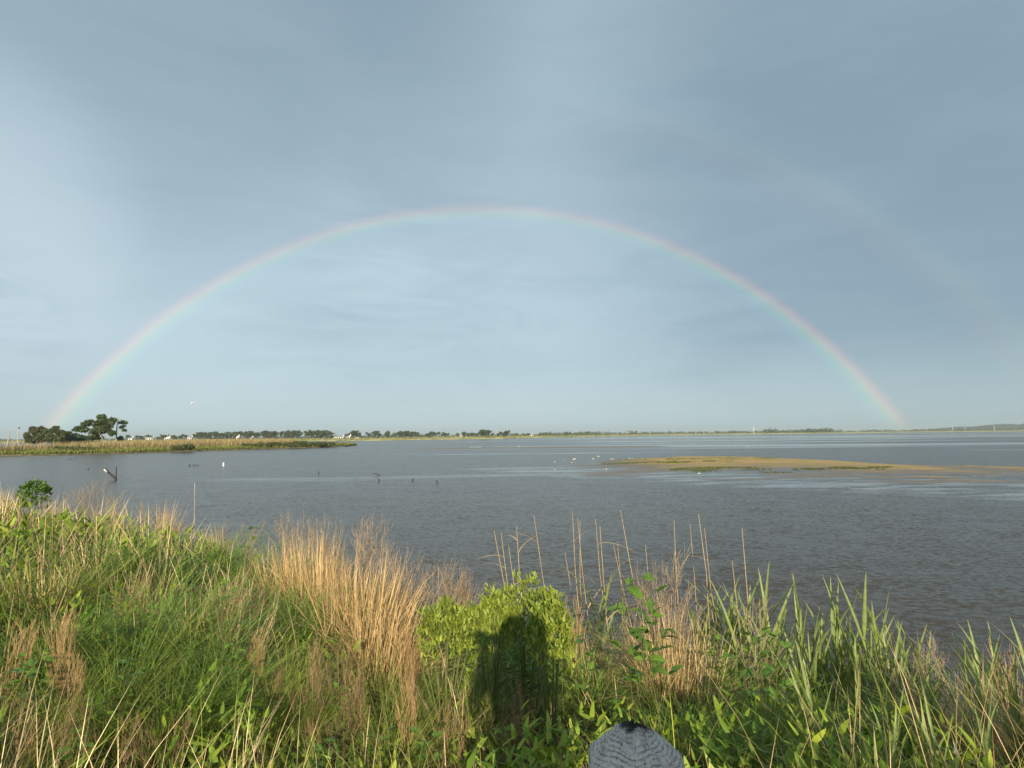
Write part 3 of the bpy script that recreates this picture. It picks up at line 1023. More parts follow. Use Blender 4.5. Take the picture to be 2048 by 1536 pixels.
for (px, py, lab, tw) in ((638, 948, "lone forked stub poking from the smooth water", [(0, 0, 0, -4), (0, -2, -1.5, -5)]),
                          (757, 963, "small bent twig below the slanting branch", [(0, 0, 2, -3), (2, -3, -1, -5)]),
                          (826, 962, "curled thin twig short of the two pegs", [(0, 0, -2, -2), (-2, -2, 2, -4)]),
                          (176, 939, "dark knobbly stub behind the broken piling", [(0, 0, 2, -3), (-2, 0, 1, -1)]),
                          (141, 919, "row of dark snags under the marsh edge", [(-5, 0, -3, -1.5), (-2, 0, 0, -2), (0, 0, 2, -1.5), (8, 0, 11, -4)]),
                          (83, 919, "single tiny snag under the marsh edge", [(0, 0, 0, -2), (0, 0, 1.5, -1)]),
                          (389, 932, "tangle of dark snags out in the bay by the white stake", [(-11, 0, -10, -3), (-10, 0, -8, -3), (-4, 0, -3, -3), (0, 0, 1, -4), (2, 0, 4, -2), (6, 0, 9, -4), (-11, 5, -10, 3)])):
    b = at_plane(px, py)
    wood("snag", lab, "snag", b, [("twig", [at_depth(px + a, py + c + 1.0, b[1]), at_depth(px + (a + e) / 2, py + (c + f) / 2, b[1]), at_depth(px + e, py + f, b[1])], 0.05, 0.03, 'wetwood') for a, c, e, f in tw])


def gull_mesh(flying=False):
    parts = {}
    g = Geo()
    # body: lofted rings along x
    prof = [(-0.30, 0.10, 0.005, 0.02), (-0.20, 0.13, 0.04, 0.035), (-0.05, 0.14, 0.075, 0.085), (0.08, 0.155, 0.075, 0.09), (0.15, 0.20, 0.05, 0.06),
            (0.19, 0.25, 0.042, 0.045), (0.23, 0.265, 0.036, 0.036), (0.26, 0.26, 0.012, 0.012)]
    V, Q, ns = [], [], 8
    for (x, z, ry, rz) in prof:
        for k in range(ns):
            a = 2 * math.pi * k / ns
            V.append((x, ry * math.cos(a), z + 0.06 + rz * math.sin(a)))
    for i in range(len(prof) - 1):
        for k in range(ns):
            Q.append((i * ns + k, i * ns + (k + 1) % ns, (i + 1) * ns + (k + 1) % ns, (i + 1) * ns + k))
    g.add(V, Q)
    parts["body"] = (g.mesh("body", M['gull'], True),)
    g = Geo()
    tube(g, [(0.255, 0, 0.32), (0.30, 0, 0.315), (0.32, 0, 0.305)], 0.012, 0.004, sides=5)
    parts["beak"] = (g.mesh("beak", M['beak'], True),)
    for s in (-1, 1):
        g = Geo()
        if flying:
            V = [(0.12, s * 0.05, 0.24), (-0.08, s * 0.05, 0.23), (0.16, s * 0.3, 0.38), (-0.02, s * 0.3, 0.37), (0.06, s * 0.52, 0.36), (-0.02, s * 0.5, 0.35), (-0.10, s * 0.66, 0.30)]
            V2 = [(x, y, z - 0.015) for x, y, z in V]
            g.add(V + V2, [(0, 1, 3, 2), (2, 3, 5, 4), (7, 9, 10, 8), (9, 11, 12, 10)], [(4, 5, 6), (11, 13, 12)])
        else:
            V = [(0.10, s * 0.070, 0.25), (0.08, s * 0.082, 0.17), (-0.12, s * 0.066, 0.235), (-0.12, s * 0.072, 0.15), (-0.38, s * 0.012, 0.165), (-0.34, s * 0.02, 0.14)]
            V2 = [(x, y + s * 0.012, z) for x, y, z in V]
            g.add(V + V2, [(6, 7, 9, 8), (8, 9, 11, 10), (0, 6, 8, 2), (2, 8, 10, 4), (1, 3, 9, 7), (3, 5, 11, 9)])
        parts["wing" + str(s)] = (g.mesh("wing", M['gullgrey'], False),)
        if not flying:
            g = Geo()
            tube(g, [(0.02, s * 0.03, 0.13), (0.01, s * 0.03, 0.0)], 0.008, 0.008, sides=4)
            box(g, -0.01, 0.05, s * 0.03 - 0.02, s * 0.03 + 0.02, -0.005, 0.004)
            parts["leg" + str(s)] = (g.mesh("leg", M['beak'], False),)
    return parts


GULL, GULLF = gull_mesh(), gull_mesh(True)


def gull(loc, rz, s, label, group=None, parts=GULL, rot=None):
    o = tag(empty("gull", tuple(loc), rz, s), label, "bird", group)
    if rot:
        o.rotation_euler = rot
    for k, (me,) in parts.items():
        obj(k.rstrip("-1"), me, o)


for px, py, rz, s, lab in ((1148, 921.5, 0.3, 0.85, "white gull standing at the tip of the wet mudflat"), (1197, 915, 2.8, 0.7, "white gull swimming in the channel behind the mudflat"),
                           (1186, 920, 0.2, 0.6, "small gull at the edge of the mudflat between two larger gulls")):
    p = at_plane(px, py)
    p[2] = max(0.0, float(bar_z(p[0], p[1])))
    gull(p, rz, s, lab)
for px, py in ((1110, 925.5), (1128, 922), (1110, 941), (1144, 927), (1212, 940.5), (1222, 919.5), (1226.5, 919.5), (1259, 918), (1264, 918), (1398, 949.5)):
    p = at_plane(px, py)
    p[2] = max(0.0, float(bar_z(p[0], p[1])))
    gull(p, RNG.uniform(0, 6.3), 0.45, "tiny white gull resting on the wet mudflat", "gulls scattered on the mudflat")
for px, py in ((943, 896.5), (950, 896), (955, 896.5), (960, 895.5), (1038, 894.5), (1495, 895.5), (1664, 871.5), (1320, 885)):
    p = at_plane(px, py)
    gull(p, RNG.uniform(0, 6.3), 0.9, "far white gull floating beyond the sandbar", "gulls on the far water")
gull(at_depth(386, 808, 60), 1.9, 0.75, "gull flying over the far pines with raised wings", None, GULLF, (0.5, -0.15, 0.4))

# ------------------------------------------------------------------ grass of the bank (uncountable)
def bank_samples(n, r0, r1, az0=-60, az1=58, inland=0.05, rng=RNG):
    a = rng.uniform(rad(az0), rad(az1), n)
    r = np.exp(rng.uniform(math.log(r0), math.log(r1), n))
    x, y = np.sin(a) * r, np.cos(a) * r
    d = shore_d(x, y)
    k = d > inland
    x, y, d, r = x[k], y[k], d[k], r[k]
    return np.stack([x, y, ground_z(x, y) - 0.02], 1), r, d


def lerp(a, b, k):
    return np.asarray(a) * (1 - k) + np.asarray(b) * k


def locale(px):
    """the findable thing a plant of the bank stands by"""
    for lim, txt in ((190, "near the lone leafy bush"), (520, "on the open bank below the bleached stalk"), (770, "around the golden straw stand"), (950, "by the tall russet weeds"),
                     (1165, "around the shadowed yellow-green bush"), (1420, "behind the wooden post"), (9999, "in front of the green reeds")):
        if px < lim:
            return txt


WEED_CLEAR = []
BUSH_CLEAR = []          # (x, y, radius): grass stays shorter where leafy plants stand


def bank_grass(name, n, r0, r1, style, label, seed, az=(-60, 58)):
    rng = np.random.default_rng(seed)
    per = style.get('per', 12)
    Cn, rc, dc = bank_samples(n // per, r0, r1, az[0], az[1], rng=rng)
    ch = rng.uniform(0.62, 1.2, len(Cn))
    idx = np.repeat(np.arange(len(Cn)), per)
    sp = style.get('tuft', 0.05) + 0.010 * rc[idx]
    off = rng.normal(0, 1, (len(idx), 2)) * sp[:, None]
    P = Cn[idx].copy()
    P[:, :2] += off
    r, d, ch = rc[idx], shore_d(P[:, 0], P[:, 1]), ch[idx] * np.exp(-(off ** 2).sum(1) / (7 * sp ** 2))
    ok = d > 0.03
    ch0, cid = rc, idx[ok]
    P, r, d, ch, off = P[ok], r[ok], d[ok], ch[ok], off[ok]
    P[:, 2] = ground_z(P[:, 0], P[:, 1]) - 0.02
    patch = fbm(P[:, 0] * 0.9, P[:, 1] * 0.7, style['seed'], 3)
    keep = rng.random(len(P)) < np.clip((patch - style['thr']) * style['gain'], style['floor'], 1) * np.clip(r / style.get('far', 0.1), 0.25, 1)
    P, r, d, patch, ch, off, cid = P[keep], r[keep], d[keep], patch[keep], ch[keep], off[keep], cid[keep]
    n = len(P)
    tall = fbm(P[:, 0] * 0.55, P[:, 1] * 0.55, 61, 2)
    L = rng.uniform(*style['L'], n) * (0.6 + 0.8 * tall) * ch
    # trodden edge beside the post and viewpoint
    L *= np.clip((r - 0.7) / 2.2, 0.35, 1)
    bc = np.array(BUSH_CLEAR)
    for i in range(0, n, 8000):
        q = P[i:i + 8000]
        dd = np.hypot(q[:, 0][:, None] - bc[None, :, 0] * 0.96, q[:, 1][:, None] - bc[None, :, 1] * 0.96) / bc[None, :, 2]
        L[i:i + 8000] *= 0.36 + 0.64 * np.clip(dd.min(1) - 0.4, 0, 1)
    W = rng.uniform(*style['W'], n) * np.clip((r / 3.5), 0.9, 3.5) ** 0.8
    head = np.arctan2(off[:, 1], off[:, 0]) + rng.normal(0, 0.7, n)
    k = rng.random(n)[:, None]
    pk = np.clip((fbm(P[:, 0] * 0.5, P[:, 1] * 0.5, 90 + seed) - 0.3) * 2.5, 0, 1)[:, None]
    c = lerp(lerp(style['c'][0], style['c'][1], k), lerp(style['c'][2], style['c'][3], k), pk)
    c = c * (rng.uniform(0.45, 1.5, n) * rng.uniform(0.75, 1.2, len(ch0))[cid])[:, None]
    dead = rng.random(n) < style.get('dead', 0)
    c[dead] = lerp((0.30, 0.20, 0.09), (0.44, 0.32, 0.15), rng.random(dead.sum())[:, None])
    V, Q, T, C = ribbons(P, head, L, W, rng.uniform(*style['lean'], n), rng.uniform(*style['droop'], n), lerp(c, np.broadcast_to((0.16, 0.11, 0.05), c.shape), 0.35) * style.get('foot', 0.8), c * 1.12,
                         segs=style['segs'], prof=style.get('prof', 0.7), rng=rng)
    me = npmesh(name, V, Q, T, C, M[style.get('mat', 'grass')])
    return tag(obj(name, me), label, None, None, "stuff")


G_BROAD = dict(L=(0.50, 0.95), W=(0.007, 0.013), lean=(0.1, 0.55), droop=(0.15, 0.9), segs=4, seed=21, thr=0.34, gain=3.5, floor=0.12, dead=0.05,
               c=((0.10, 0.18, 0.018), (0.19, 0.28, 0.028), (0.24, 0.29, 0.03), (0.38, 0.41, 0.055)))
G_FINE = dict(L=(0.35, 0.72), W=(0.0035, 0.006), lean=(0.15, 0.6), droop=(0.4, 1.1), segs=4, seed=47, thr=0.40, gain=4, floor=0.12, dead=0.1, swirl=1,
              c=((0.16, 0.20, 0.028), (0.26, 0.28, 0.045), (0.26, 0.27, 0.06), (0.40, 0.37, 0.12)))
G_STRAW = dict(L=(0.70, 1.2), W=(0.004, 0.007), lean=(0.02, 0.42), droop=(0.0, 0.55), segs=4, seed=73, thr=0.40, gain=3, floor=0.30, mat='straw', prof=0.35, per=9, tuft=0.06, far=5.0,
               c=((0.40, 0.28, 0.13), (0.54, 0.40, 0.20), (0.48, 0.40, 0.22), (0.62, 0.50, 0.28)), foot=0.75)
G_DEADLEAF = dict(L=(0.4, 0.8), W=(0.005, 0.010), lean=(0.3, 0.95), droop=(0.3, 1.2), segs=4, seed=15, thr=0.36, gain=3, floor=0.15, mat='straw',
                  c=((0.28, 0.19, 0.09), (0.44, 0.32, 0.15), (0.38, 0.30, 0.15), (0.54, 0.42, 0.22)), foot=0.7)
G_UNDER = dict(L=(0.15, 0.38), W=(0.006, 0.013), lean=(0.2, 0.8), droop=(0.2, 0.8), segs=3, seed=5, thr=0.2, gain=5, floor=0.5, dead=0.18,
               c=((0.035, 0.06, 0.012), (0.07, 0.10, 0.02), (0.09, 0.075, 0.03), (0.15, 0.12, 0.05)))


# ------------------------------------------------------------------ countable plants
def leaf_mesh(name, prof, mat, fold=0.18, curl=0.12, n=6):
    """a leaf along +x, unit length, prof(t) half width; midrib fold and curl"""
    V, Q, T = [], [], []
    for i in range(n + 1):
        t = i / n
        w = prof(t)
        z = -curl * t * t
        V += [(t, -w, z + fold * w), (t, 0, z), (t, w, z + fold * w)]
    for i in range(n):
        a = i * 3
        Q += [(a, a + 3, a + 4, a + 1), (a + 1, a + 4, a + 5, a + 2)]
    return npmesh(name, V, Q, None, None, mat, True)


ov = lambda w, p=1.0: (lambda t: w * (math.sin(math.pi * min(1, t ** p)) ** 0.85) * (1 - 0.15 * t) + 0.004)
BUSH_LEAF = [leaf_mesh("leaf", ov(0.20, 1.5), M['bush_leaf'], 0.3, c) for c in (0.05, 0.2, -0.1)]
VINE_LEAF = [leaf_mesh("leaf", lambda t: 0.30 * math.sin(math.pi * t ** 0.72) ** 0.9 * (1 - 0.25 * t) + 0.03 * abs(math.sin(t * 19)) * (1 - t), M['vine_leaf'], 0.25, c, 9) for c in (0.1, 0.25, 0.35)]
DARK_LEAF = [leaf_mesh("leaf", lambda t: 0.30 * math.sin(math.pi * t ** 0.75) ** 0.9 * (1 - 0.2 * t) + 0.004, M['vine_dark'], 0.25, c, 8) for c in (0.1, 0.3)]
REED_LEAF = [leaf_mesh("leaf", lambda t: 0.036 * (min(1, t * 5 + 0.35)) * (1 - t) ** 0.7 + 0.0006, M['reed_leaf'], 0.5, c, 9) for c in (0.05, 0.2, 0.45, 0.02)]
CURL_LEAF = [leaf_mesh("leaf", lambda t: 0.020 * (1 - t) ** 0.6 + 0.001, M['reed_stem'], 0.4, c, 9) for c in (0.6, 1.1, 0.3)]


def frame(pos, d, roll=0.0, s=1.0, up=(0, 0, 1)):
    """matrix whose +x runs along d with +z as near up as possible"""
    x = Vector(d).normalized()
    u = Vector(up)
    if abs(x.dot(u)) > 0.98:
        u = Vector((0, 1, 0))
    y = u.cross(x).normalized()
    z = x.cross(y)
    m = Matrix(((x[0], y[0], z[0]), (x[1], y[1], z[1]), (x[2], y[2], z[2]))).to_4x4()
    m = Matrix.Translation(Vector(pos)) @ m @ Matrix.Rotation(roll, 4, 'X') @ Matrix.Diagonal((s, s, s, 1))
    return m


def copy_tree(o, parent=None):
    c = o.copy()
    COL.objects.link(c)
    c.parent = parent
    for ch in o.children:
        copy_tree(ch, c)
    return c


def stem_part(name, pts, r0, r1, mat, parent, sides=5):
    g = Geo()
    tube(g, pts, r0, r1, sides=sides)
    return obj(name, g.mesh(name, mat, True), parent)


# ---- tall dry reeds against the water: (top px, base px, height)
REEDS = [((988, 1061), 1040, 1.35), ((1002, 1065), 1043, 1.3), ((1017, 1091), 1050, 1.15), ((1033, 1053), 1056, 1.4), ((1068, 1031), 1114, 1.6), ((1145, 1026), 1162, 1.65),
         ((1155, 1035), 1186, 1.6), ((1160, 1041), 1158, 1.55), ((1191, 1037), 1222, 1.6), ((1200, 1053), 1216, 1.45), ((1241, 1020), 1300, 1.7), ((1227, 1091), 1290, 1.2),
         ((1235, 1085), 1252, 1.2), ((1348, 1040), 1356, 1.55), ((1380, 1047), 1390, 1.5), ((1397, 1028), 1438, 1.65), ((1409, 1056), 1450, 1.5), ((1484, 1056), 1492, 1.5),
         ((1291, 1090), 1300, 1.2), ((1130, 1105), 1180, 1.1), ((1412, 1135), 1414, 1.0), ((1464, 1120), 1486, 1.1)]
for (tp, bx, h) in REEDS:
    d = place_edge(bx, tp[1], RNG.uniform(0.25, 1.0))[0][1]
    t = at_depth(tp[0], tp[1], d)
    b = at_depth(bx, tp[1], d)
    b = np.array([b[0], d, float(ground_z(b[0], d)) - 0.03])
    o = tag(empty("dry_reed", tuple(b)), "tall bare tan reed stalk standing against the open water", "reed", "dry reeds at the water's edge")
    v = t - b
    pts = [(0, 0, 0), v * 0.35 + np.array([0.01, 0, 0.02]), v * 0.7 + np.array([RNG.normal(0, 0.01), 0, 0.02]), v]
    stem_part("stem", pts, 0.0075, 0.0026, M['reed_stem'], o)
    for k in range(RNG.integers(1, 5)):
        f = RNG.uniform(0.35, 0.92)
        s = RNG.choice([-1, 1])
        obj("leaf", CURL_LEAF[RNG.integers(3)], o, mw=frame(v * f, (s * RNG.uniform(0.4, 1), RNG.normal(0, 0.4), RNG.uniform(0.3, 1.2)), RNG.uniform(-0.6, 0.6), RNG.uniform(0.2, 0.42)))
# the white stake-like stalk at the end of the grass
b_, h_ = place_edge(391, 1040, 0.8)
d = b_[1]
t = at_depth(389.5, 966, d)
o = tag(empty("bleached_stalk", tuple(b_)), "single straight bleached white stalk rising above the grass", "stalk")
stem_part("stem", [(0, 0, -0.03), (t - b_) * 0.5, t - b_], 0.009, 0.006, M['snag'], o)
stem_part("node", [(t - b_) * 0.5 - np.array([0, 0, 0.02]), (t - b_) * 0.5 + np.array([0, 0, 0.02])], 0.0105, 0.010, M['snag'], o)


# ---- green reeds: three builds, copied
def green_reed(nl, h, seed):
    rng = np.random.default_rng(seed)
    o = empty("green_reed")
    bend = rng.normal(0, 0.06, 2)
    stem_part("stem", [(0, 0, -0.03), (bend[0] * 0.3, bend[1] * 0.3, h * 0.4), (bend[0], bend[1], h * 0.8)], 0.006, 0.0025, M['green_stem'], o)
    for k in range(nl):
        f = 0.22 + 0.58 * k / max(1, nl - 1)
        a = k * 2.9 + rng.normal(0, 0.4)
        up = rng.uniform(2.0, 4.5) if k > nl * 0.3 else rng.uniform(0.8, 2.4)
        L = h * rng.uniform(0.30, 0.46) * (1.0 if k < nl - 1 else 0.8)
        obj("leaf", REED_LEAF[rng.integers(4)], o, mw=frame((bend[0] * f, bend[1] * f, h * f), (math.cos(a), math.sin(a) * 0.8, up), rng.uniform(-0.5, 0.5), L * 1.35))
    return o


REED_PROTO = [green_reed(7, 1.0, 1), green_reed(9, 1.0, 2), green_reed(8, 1.0, 3), green_reed(6, 1.0, 4)]
GR = [(1442, 1150), (1462, 1146), (1478, 1152), (1500, 1140), (1518, 1148), (1535, 1165), (1560, 1190), (1582, 1188), (1600, 1196), (1622, 1225), (1658, 1172), (1672, 1180), (1688, 1178),
      (1706, 1196), (1722, 1205), (1742, 1190), (1758, 1200), (1776, 1228), (1795, 1235), (1812, 1252), (1838, 1262), (1865, 1268), (1880, 1258), (1935, 1282), (1960, 1238), (1972, 1245),
      (1990, 1262), (2012, 1285), (2035, 1290), (1180, 1120), (1420, 1175), (1645, 1240), (1690, 1260), (1730, 1265), (1570, 1250), (1500, 1215), (1790, 1300), (1850, 1320), (1905, 1330),
      (1415, 1235), (1398, 1200), (1740, 1420), (1830, 1395), (1615, 1275), (1985, 1330), (2060, 1270), (2100, 1280), (2160, 1300)]
used = [False] * 4
GR += [(x_ + RNG.uniform(-16, 16), y_ + RNG.uniform(12, 60)) for x_, y_ in GR if x_ > 1400]
for i, (px, py) in enumerate(GR):
    h = RNG.uniform(1.05, 1.45) if py < 1300 else RNG.uniform(0.7, 0.9)
    b, hh = place_edge(px, py, RNG.uniform(0.1, 1.1)) if py < 1300 else place_top(px, py, h, y0=2.0)
    k = i % 4
    o = REED_PROTO[k] if not used[k] else copy_tree(REED_PROTO[k])
    used[k] = True
    o.location = b
    o.rotation_euler = (RNG.normal(0, 0.05), RNG.normal(0, 0.08), RNG.uniform(0, 6.28))
    s = max(hh, 0.5) * RNG.uniform(0.74, 0.95)
    o.scale = (s, s, s)
    w_ = "beside the bare tan stalks" if px < 1560 else ("in the dense middle of the reed bed" if px < 1790 else ("by the pale lobed leaf" if px < 1950 else "at the thinning end of the reed bed"))
    tag(o, "green reed with upright blade leaves " + w_, "reed", "green reeds " + w_)


# ---- leafy shrubs: each leaf a part, the ones past 300 in one mass
def leafy_shrub(name, base, W, D, H, n, label, leaf=BUSH_LEAF, size=(0.028, 0.062), seed=0, cat="shrub", mass=260, massc=((0.12, 0.18, 0.022), (0.29, 0.34, 0.05)), lift=0.82):
    rng = np.random.default_rng(seed)
    o = tag(empty(name, tuple(base)), label, cat)
    tips = []
    nst = 11
    for i in range(nst):
        a, rr = rng.uniform(0, 6.28), math.sqrt(rng.random())
        tip = np.array([math.cos(a) * rr * W, math.sin(a) * rr * D, H * (1 - 0.35 * rr * rr) * rng.uniform(0.86, 1.04)])
        mid = tip * np.array([0.45, 0.45, 0.5])
        stem_part("stem", [(tip[0] * 0.05, tip[1] * 0.05, -0.03), mid, tip * 0.97], 0.008, 0.003, M['green_stem'], o, 4)
    def spot():
        a, rr = rng.uniform(0, 6.28), math.sqrt(rng.random())
        dome = H * (1 - 0.15 * rr ** 2.0) * (0.90 + 0.17 * vnoise(math.cos(a) * rr * 4 + 9, math.sin(a) * rr * 4 + seed, 3))
        z = dome - (1 - lift) * H * rng.random() ** 1.7
        return np.array([math.cos(a) * rr * W, math.sin(a) * rr * D, z])
    cl = None
    cnt = 0
    while cnt < min(n, 300):
        c = spot()
        for k in range(6):
            a = k * 1.05 + rng.uniform(0, 0.5)
            d = (math.cos(a) + c[0] * 0.8, math.sin(a) + c[1] * 0.8, rng.uniform(0.25, 2.0))
            obj("leaf", leaf[rng.integers(len(leaf))], o, mw=frame(c + rng.normal(0, 0.012, 3), d, rng.uniform(-0.4, 0.4), rng.uniform(*size)))
            cnt += 1
    if mass:
        g = Geo()
        P = np.array([spot() * np.array([0.97, 0.97, 0.97]) for _ in range(mass)])
        m_ = len(P) * 4
        P = np.repeat(P, 4, 0) + rng.normal(0, 0.012, (m_, 3))
        k = rng.random(m_)[:, None]
        c = lerp(massc[0], massc[1], k)
        V, Q, T, C = ribbons(P, rng.uniform(0, 6.28, m_), rng.uniform(*size, m_), rng.uniform(0.3, 0.42, m_) * np.mean(size), rng.uniform(0.3, 0.8, m_), 0.1, c, c, segs=3, prof=0.45, rng=rng)
        tag(obj("foliage", npmesh("foliage", V, Q, T, C, M['grass']), o), kind="stuff")
    return o


def shrub_at(px, py, h):
    return place_top(px, py, h)


for (px, py, h, W, D, lab, sd) in ((1048, 1146, 1.15, 0.30, 0.26, "rounded bright yellow-green bush shadowed across its face", 5), (985, 1178, 0.95, 0.22, 0.22, "yellow-green bush leaning on the side of the rounded bush", 6),
                                   (890, 1194, 0.85, 0.19, 0.18, "small bright bush between the dry sprays and the yellow-green bushes", 7), (1100, 1180, 0.98, 0.15, 0.18, "short bright bush at the reed side of the rounded bush", 8)):
    b, hh = place_edge(px, py, 2.6 + 0.2 * (sd - 6))
    leafy_shrub("green_bush", b, W, D, hh, 300, lab, seed=sd)
b, hh = place_edge(70, 962, 1.5)
leafy_shrub("leafy_bush", b, 0.44, 0.4, hh, 300, "lone leafy green bush at the end of the dry grass by the water", leaf=VINE_LEAF, size=(0.09, 0.15), seed=9, lift=0.5, mass=160,
            massc=((0.06, 0.13, 0.02), (0.12, 0.2, 0.03)))


# ---- broad-leaved seedlings and vines: compound leaves of three to five leaflets
def seedling(seed, h, nleaf, leaf, lmin, lmax, five=False):
    rng = np.random.default_rng(seed)
    o = empty("leafy_vine")
    bx, by = rng.normal(0, 0.12, 2)
    stem_part("stem", [(0, 0, -0.03), (bx * 0.4, by * 0.4, h * 0.5), (bx, by, h)], 0.005, 0.0025, M['green_stem'], o, 4)
    for k in range(nleaf):
        f = 0.45 + 0.55 * (k + 1) / nleaf
        a = k * 2.4 + rng.normal(0, 0.3)
        base = np.array([bx * f * f, by * f * f, h * f])
        out = np.array([math.cos(a), math.sin(a), rng.uniform(0.2, 1.0)])
        out /= np.linalg.norm(out)
        pet = rng.uniform(0.05, 0.12)
        node = base + out * pet
        stem_part("petiole", [base, base + out * pet * 0.6 + np.array([0, 0, 0.01]), node], 0.002, 0.0014, M['green_stem'], o, 3)
        for j, off in enumerate((-0.95, 0, 0.95) if not five else (-1.5, -0.8, 0, 0.8, 1.5)):
            ca, sa = math.cos(off), math.sin(off)
            d = np.array([out[0] * ca - out[1] * sa, out[0] * sa + out[1] * ca, out[2] * rng.uniform(0.2, 0.9)])
            L = rng.uniform(lmin, lmax) * (1.15 if off == 0 else 0.9)
            obj("leaf", leaf[rng.integers(len(leaf))], o, mw=frame(node + (out * 0.012 if off == 0 else 0), d, rng.normal(0, 0.3), L))
    return o


VP = {'b': [seedling(31, 1, 7, VINE_LEAF, 0.08, 0.12), seedling(32, 1, 9, VINE_LEAF, 0.07, 0.11), seedling(33, 1, 6, VINE_LEAF, 0.09, 0.13, True)],
      'd': [seedling(34, 1, 8, DARK_LEAF, 0.08, 0.13), seedling(35, 1, 7, DARK_LEAF, 0.08, 0.12)]}
vused = set()
LB, GB = "bright green broad-leaved vine", "broad-leaved vines"
LD, GD = "dark green glossy-leaved seedling", "dark seedlings"
VINES = [(600, 1172, .8, 'b'), (632, 1180, .8, 'b'), (660, 1190, .75, 'b'), (700, 1200, .7, 'b'), (730, 1215, .7, 'b'), (580, 1195, .7, 'b'), (640, 1215, .7, 'b'), (690, 1230, .65, 'b'),
         (440, 1345, .62, 'b'), (500, 1335, .6, 'b'), (410, 1395, .5, 'b'), (325, 1305, .62, 'b'), (70, 1330, .6, 'b'), (20, 1310, .6, 'b'), (480, 1390, .5, 'b'),
         (1070, 1200, .95, 'd'), (1100, 1215, .9, 'd'), (1125, 1235, .85, 'd'), (1250, 1160, 1.0, 'd'), (1270, 1185, .9, 'd'), (1235, 1210, .85, 'd'),
         (985, 1300, .65, 'd'), (1000, 1330, .6, 'd'), (965, 1350, .55, 'd'), (1090, 1325, .6, 'b'), (1060, 1350, .55, 'b'), (1110, 1350, .55, 'b'), (1075, 1390, .5, 'b'), (1130, 1445, .45, 'b'),
         (1090, 1465, .42, 'b'), (1115, 1490, .4, 'b'), (1160, 1480, .42, 'd'), (1255, 1345, .55, 'd'), (1240, 1400, .5, 'b'), (1215, 1420, .48, 'd'), (1280, 1370, .5, 'd'), (1425, 1285, .65, 'b'),
         (1440, 1300, .62, 'b'), (1410, 1310, .6, 'b'), (1520, 1255, .7, 'd'), (1545, 1270, .68, 'd'), (1570, 1320, .6, 'd'), (1480, 1370, .5, 'd'), (1585, 1365, .5, 'b'), (1738, 1345, .62, 'b'),
         (1720, 1385, .55, 'b'), (1765, 1385, .55, 'b'), (1645, 1480, .42, 'b'), (1625, 1500, .4, 'b'), (1745, 1478, .42, 'b'), (1770, 1495, .42, 'b'), (1520, 1510, .4, 'b'), (1540, 1500, .4, 'b'),
         (1450, 1520, .38, 'b'), (1700, 1460, .45, 'd'), (160, 1030, .9, 'b'), (40, 1050, .85, 'b'), (100, 1065, .8, 'd'), (60, 1075, .8, 'd'), (130, 1080, .75, 'b'), (220, 1180, .7, 'b'),
         (300, 1230, .7, 'b'), (490, 1060, .9, 'd'), (250, 1160, .7, 'd'), (380, 1090, .8, 'b'), (1890, 1520, .4, 'b'), (1930, 1525, .4, 'b'), (1990, 1500, .42, 'd'), (1345, 1215, .8, 'd'),
         (1200, 1270, .7, 'd'), (830, 1240, .7, 'b'), (860, 1280, .62, 'b'), (930, 1265, .65, 'b'), (815, 1260, .65, 'b')]
for px, py in [(x_, y_) for y_ in (1090, 1150, 1210, 1270, 1330, 1390, 1450, 1500) for x_ in range(30, 2040, 118)]:
    px, py = px + RNG.uniform(-50, 50), py + RNG.uniform(-26, 26)
    low_ = 985 + max(0, px - 100) * 0.18 if px < 760 else (1200 if px < 1400 else 1230 + (px - 1400) * 0.22)
    if py > low_ + 40 and RNG.random() < (0.30 if px < 950 else 0.42):
        VINES.append((px, py, float(np.interp(py, [1080, 1300, 1520], [0.85, 0.66, 0.44])), 'b' if RNG.random() < 0.62 else 'd'))
for i, (px, py, h, t) in enumerate(VINES):
    b, hh = place_edge(px, py, 1.6 if px < 900 else 2.4) if (py <= 1150 or (px > 1040 and py < 1290)) else place_top(px, py, h * 0.8)
    BUSH_CLEAR.append((b[0], b[1], 0.22 + 0.035 * b[1]))
    k = (t, i % len(VP[t]))
    o = VP[t][k[1]] if k not in vused else copy_tree(VP[t][k[1]])
    vused.add(k)
    o.location = b
    o.rotation_euler = (RNG.normal(0, 0.12), RNG.normal(0, 0.12), RNG.uniform(0, 6.28))
    s = max(hh, 0.35)
    w_ = s ** 0.7 * (0.72 if b[1] > 3.6 else 1.0)
    o.scale = (w_, w_, s)
    tag(o, (LB if t == 'b' else LD) + " " + locale(px), "vine" if t == 'b' else "seedling", (GB if t == 'b' else GD) + " " + locale(px))
    if t == 'd':
        o.name = "leafy_seedling"

# the pale-backed lobed leaf low by the reeds
b, hh = place_top(1912, 1485, 0.5)
o = tag(empty("lobed_leaf_sprig", tuple(b)), "sprig holding one pale silvery lobed leaf low by the reeds", "sprig")
stem_part("stem", [(0, 0, -0.02), (0.01, 0, hh * 0.5), (0, 0, hh - 0.06)], 0.004, 0.002, M['green_stem'], o, 4)
R_l = [(0, 0.06), (0.35, 0.22), (0.5, 0.5), (0.75, 0.3), (0.95, 0.7), (1.25, 0.28), (1.45, 0.42), (1.57, 0.95), (1.7, 0.42), (1.9, 0.28), (2.2, 0.7), (2.4, 0.3), (2.65, 0.5), (2.8, 0.22), (3.14, 0.06)]
V = [(0, 0, 0)] + [(r * math.cos(a), r * math.sin(a), 0.10 * r * math.sin(a * 3)) for a, r in R_l]
lm = npmesh("leaf", V, None, [(0, i, i + 1) for i in range(1, len(V) - 1)], None, M['pale_leaf'])
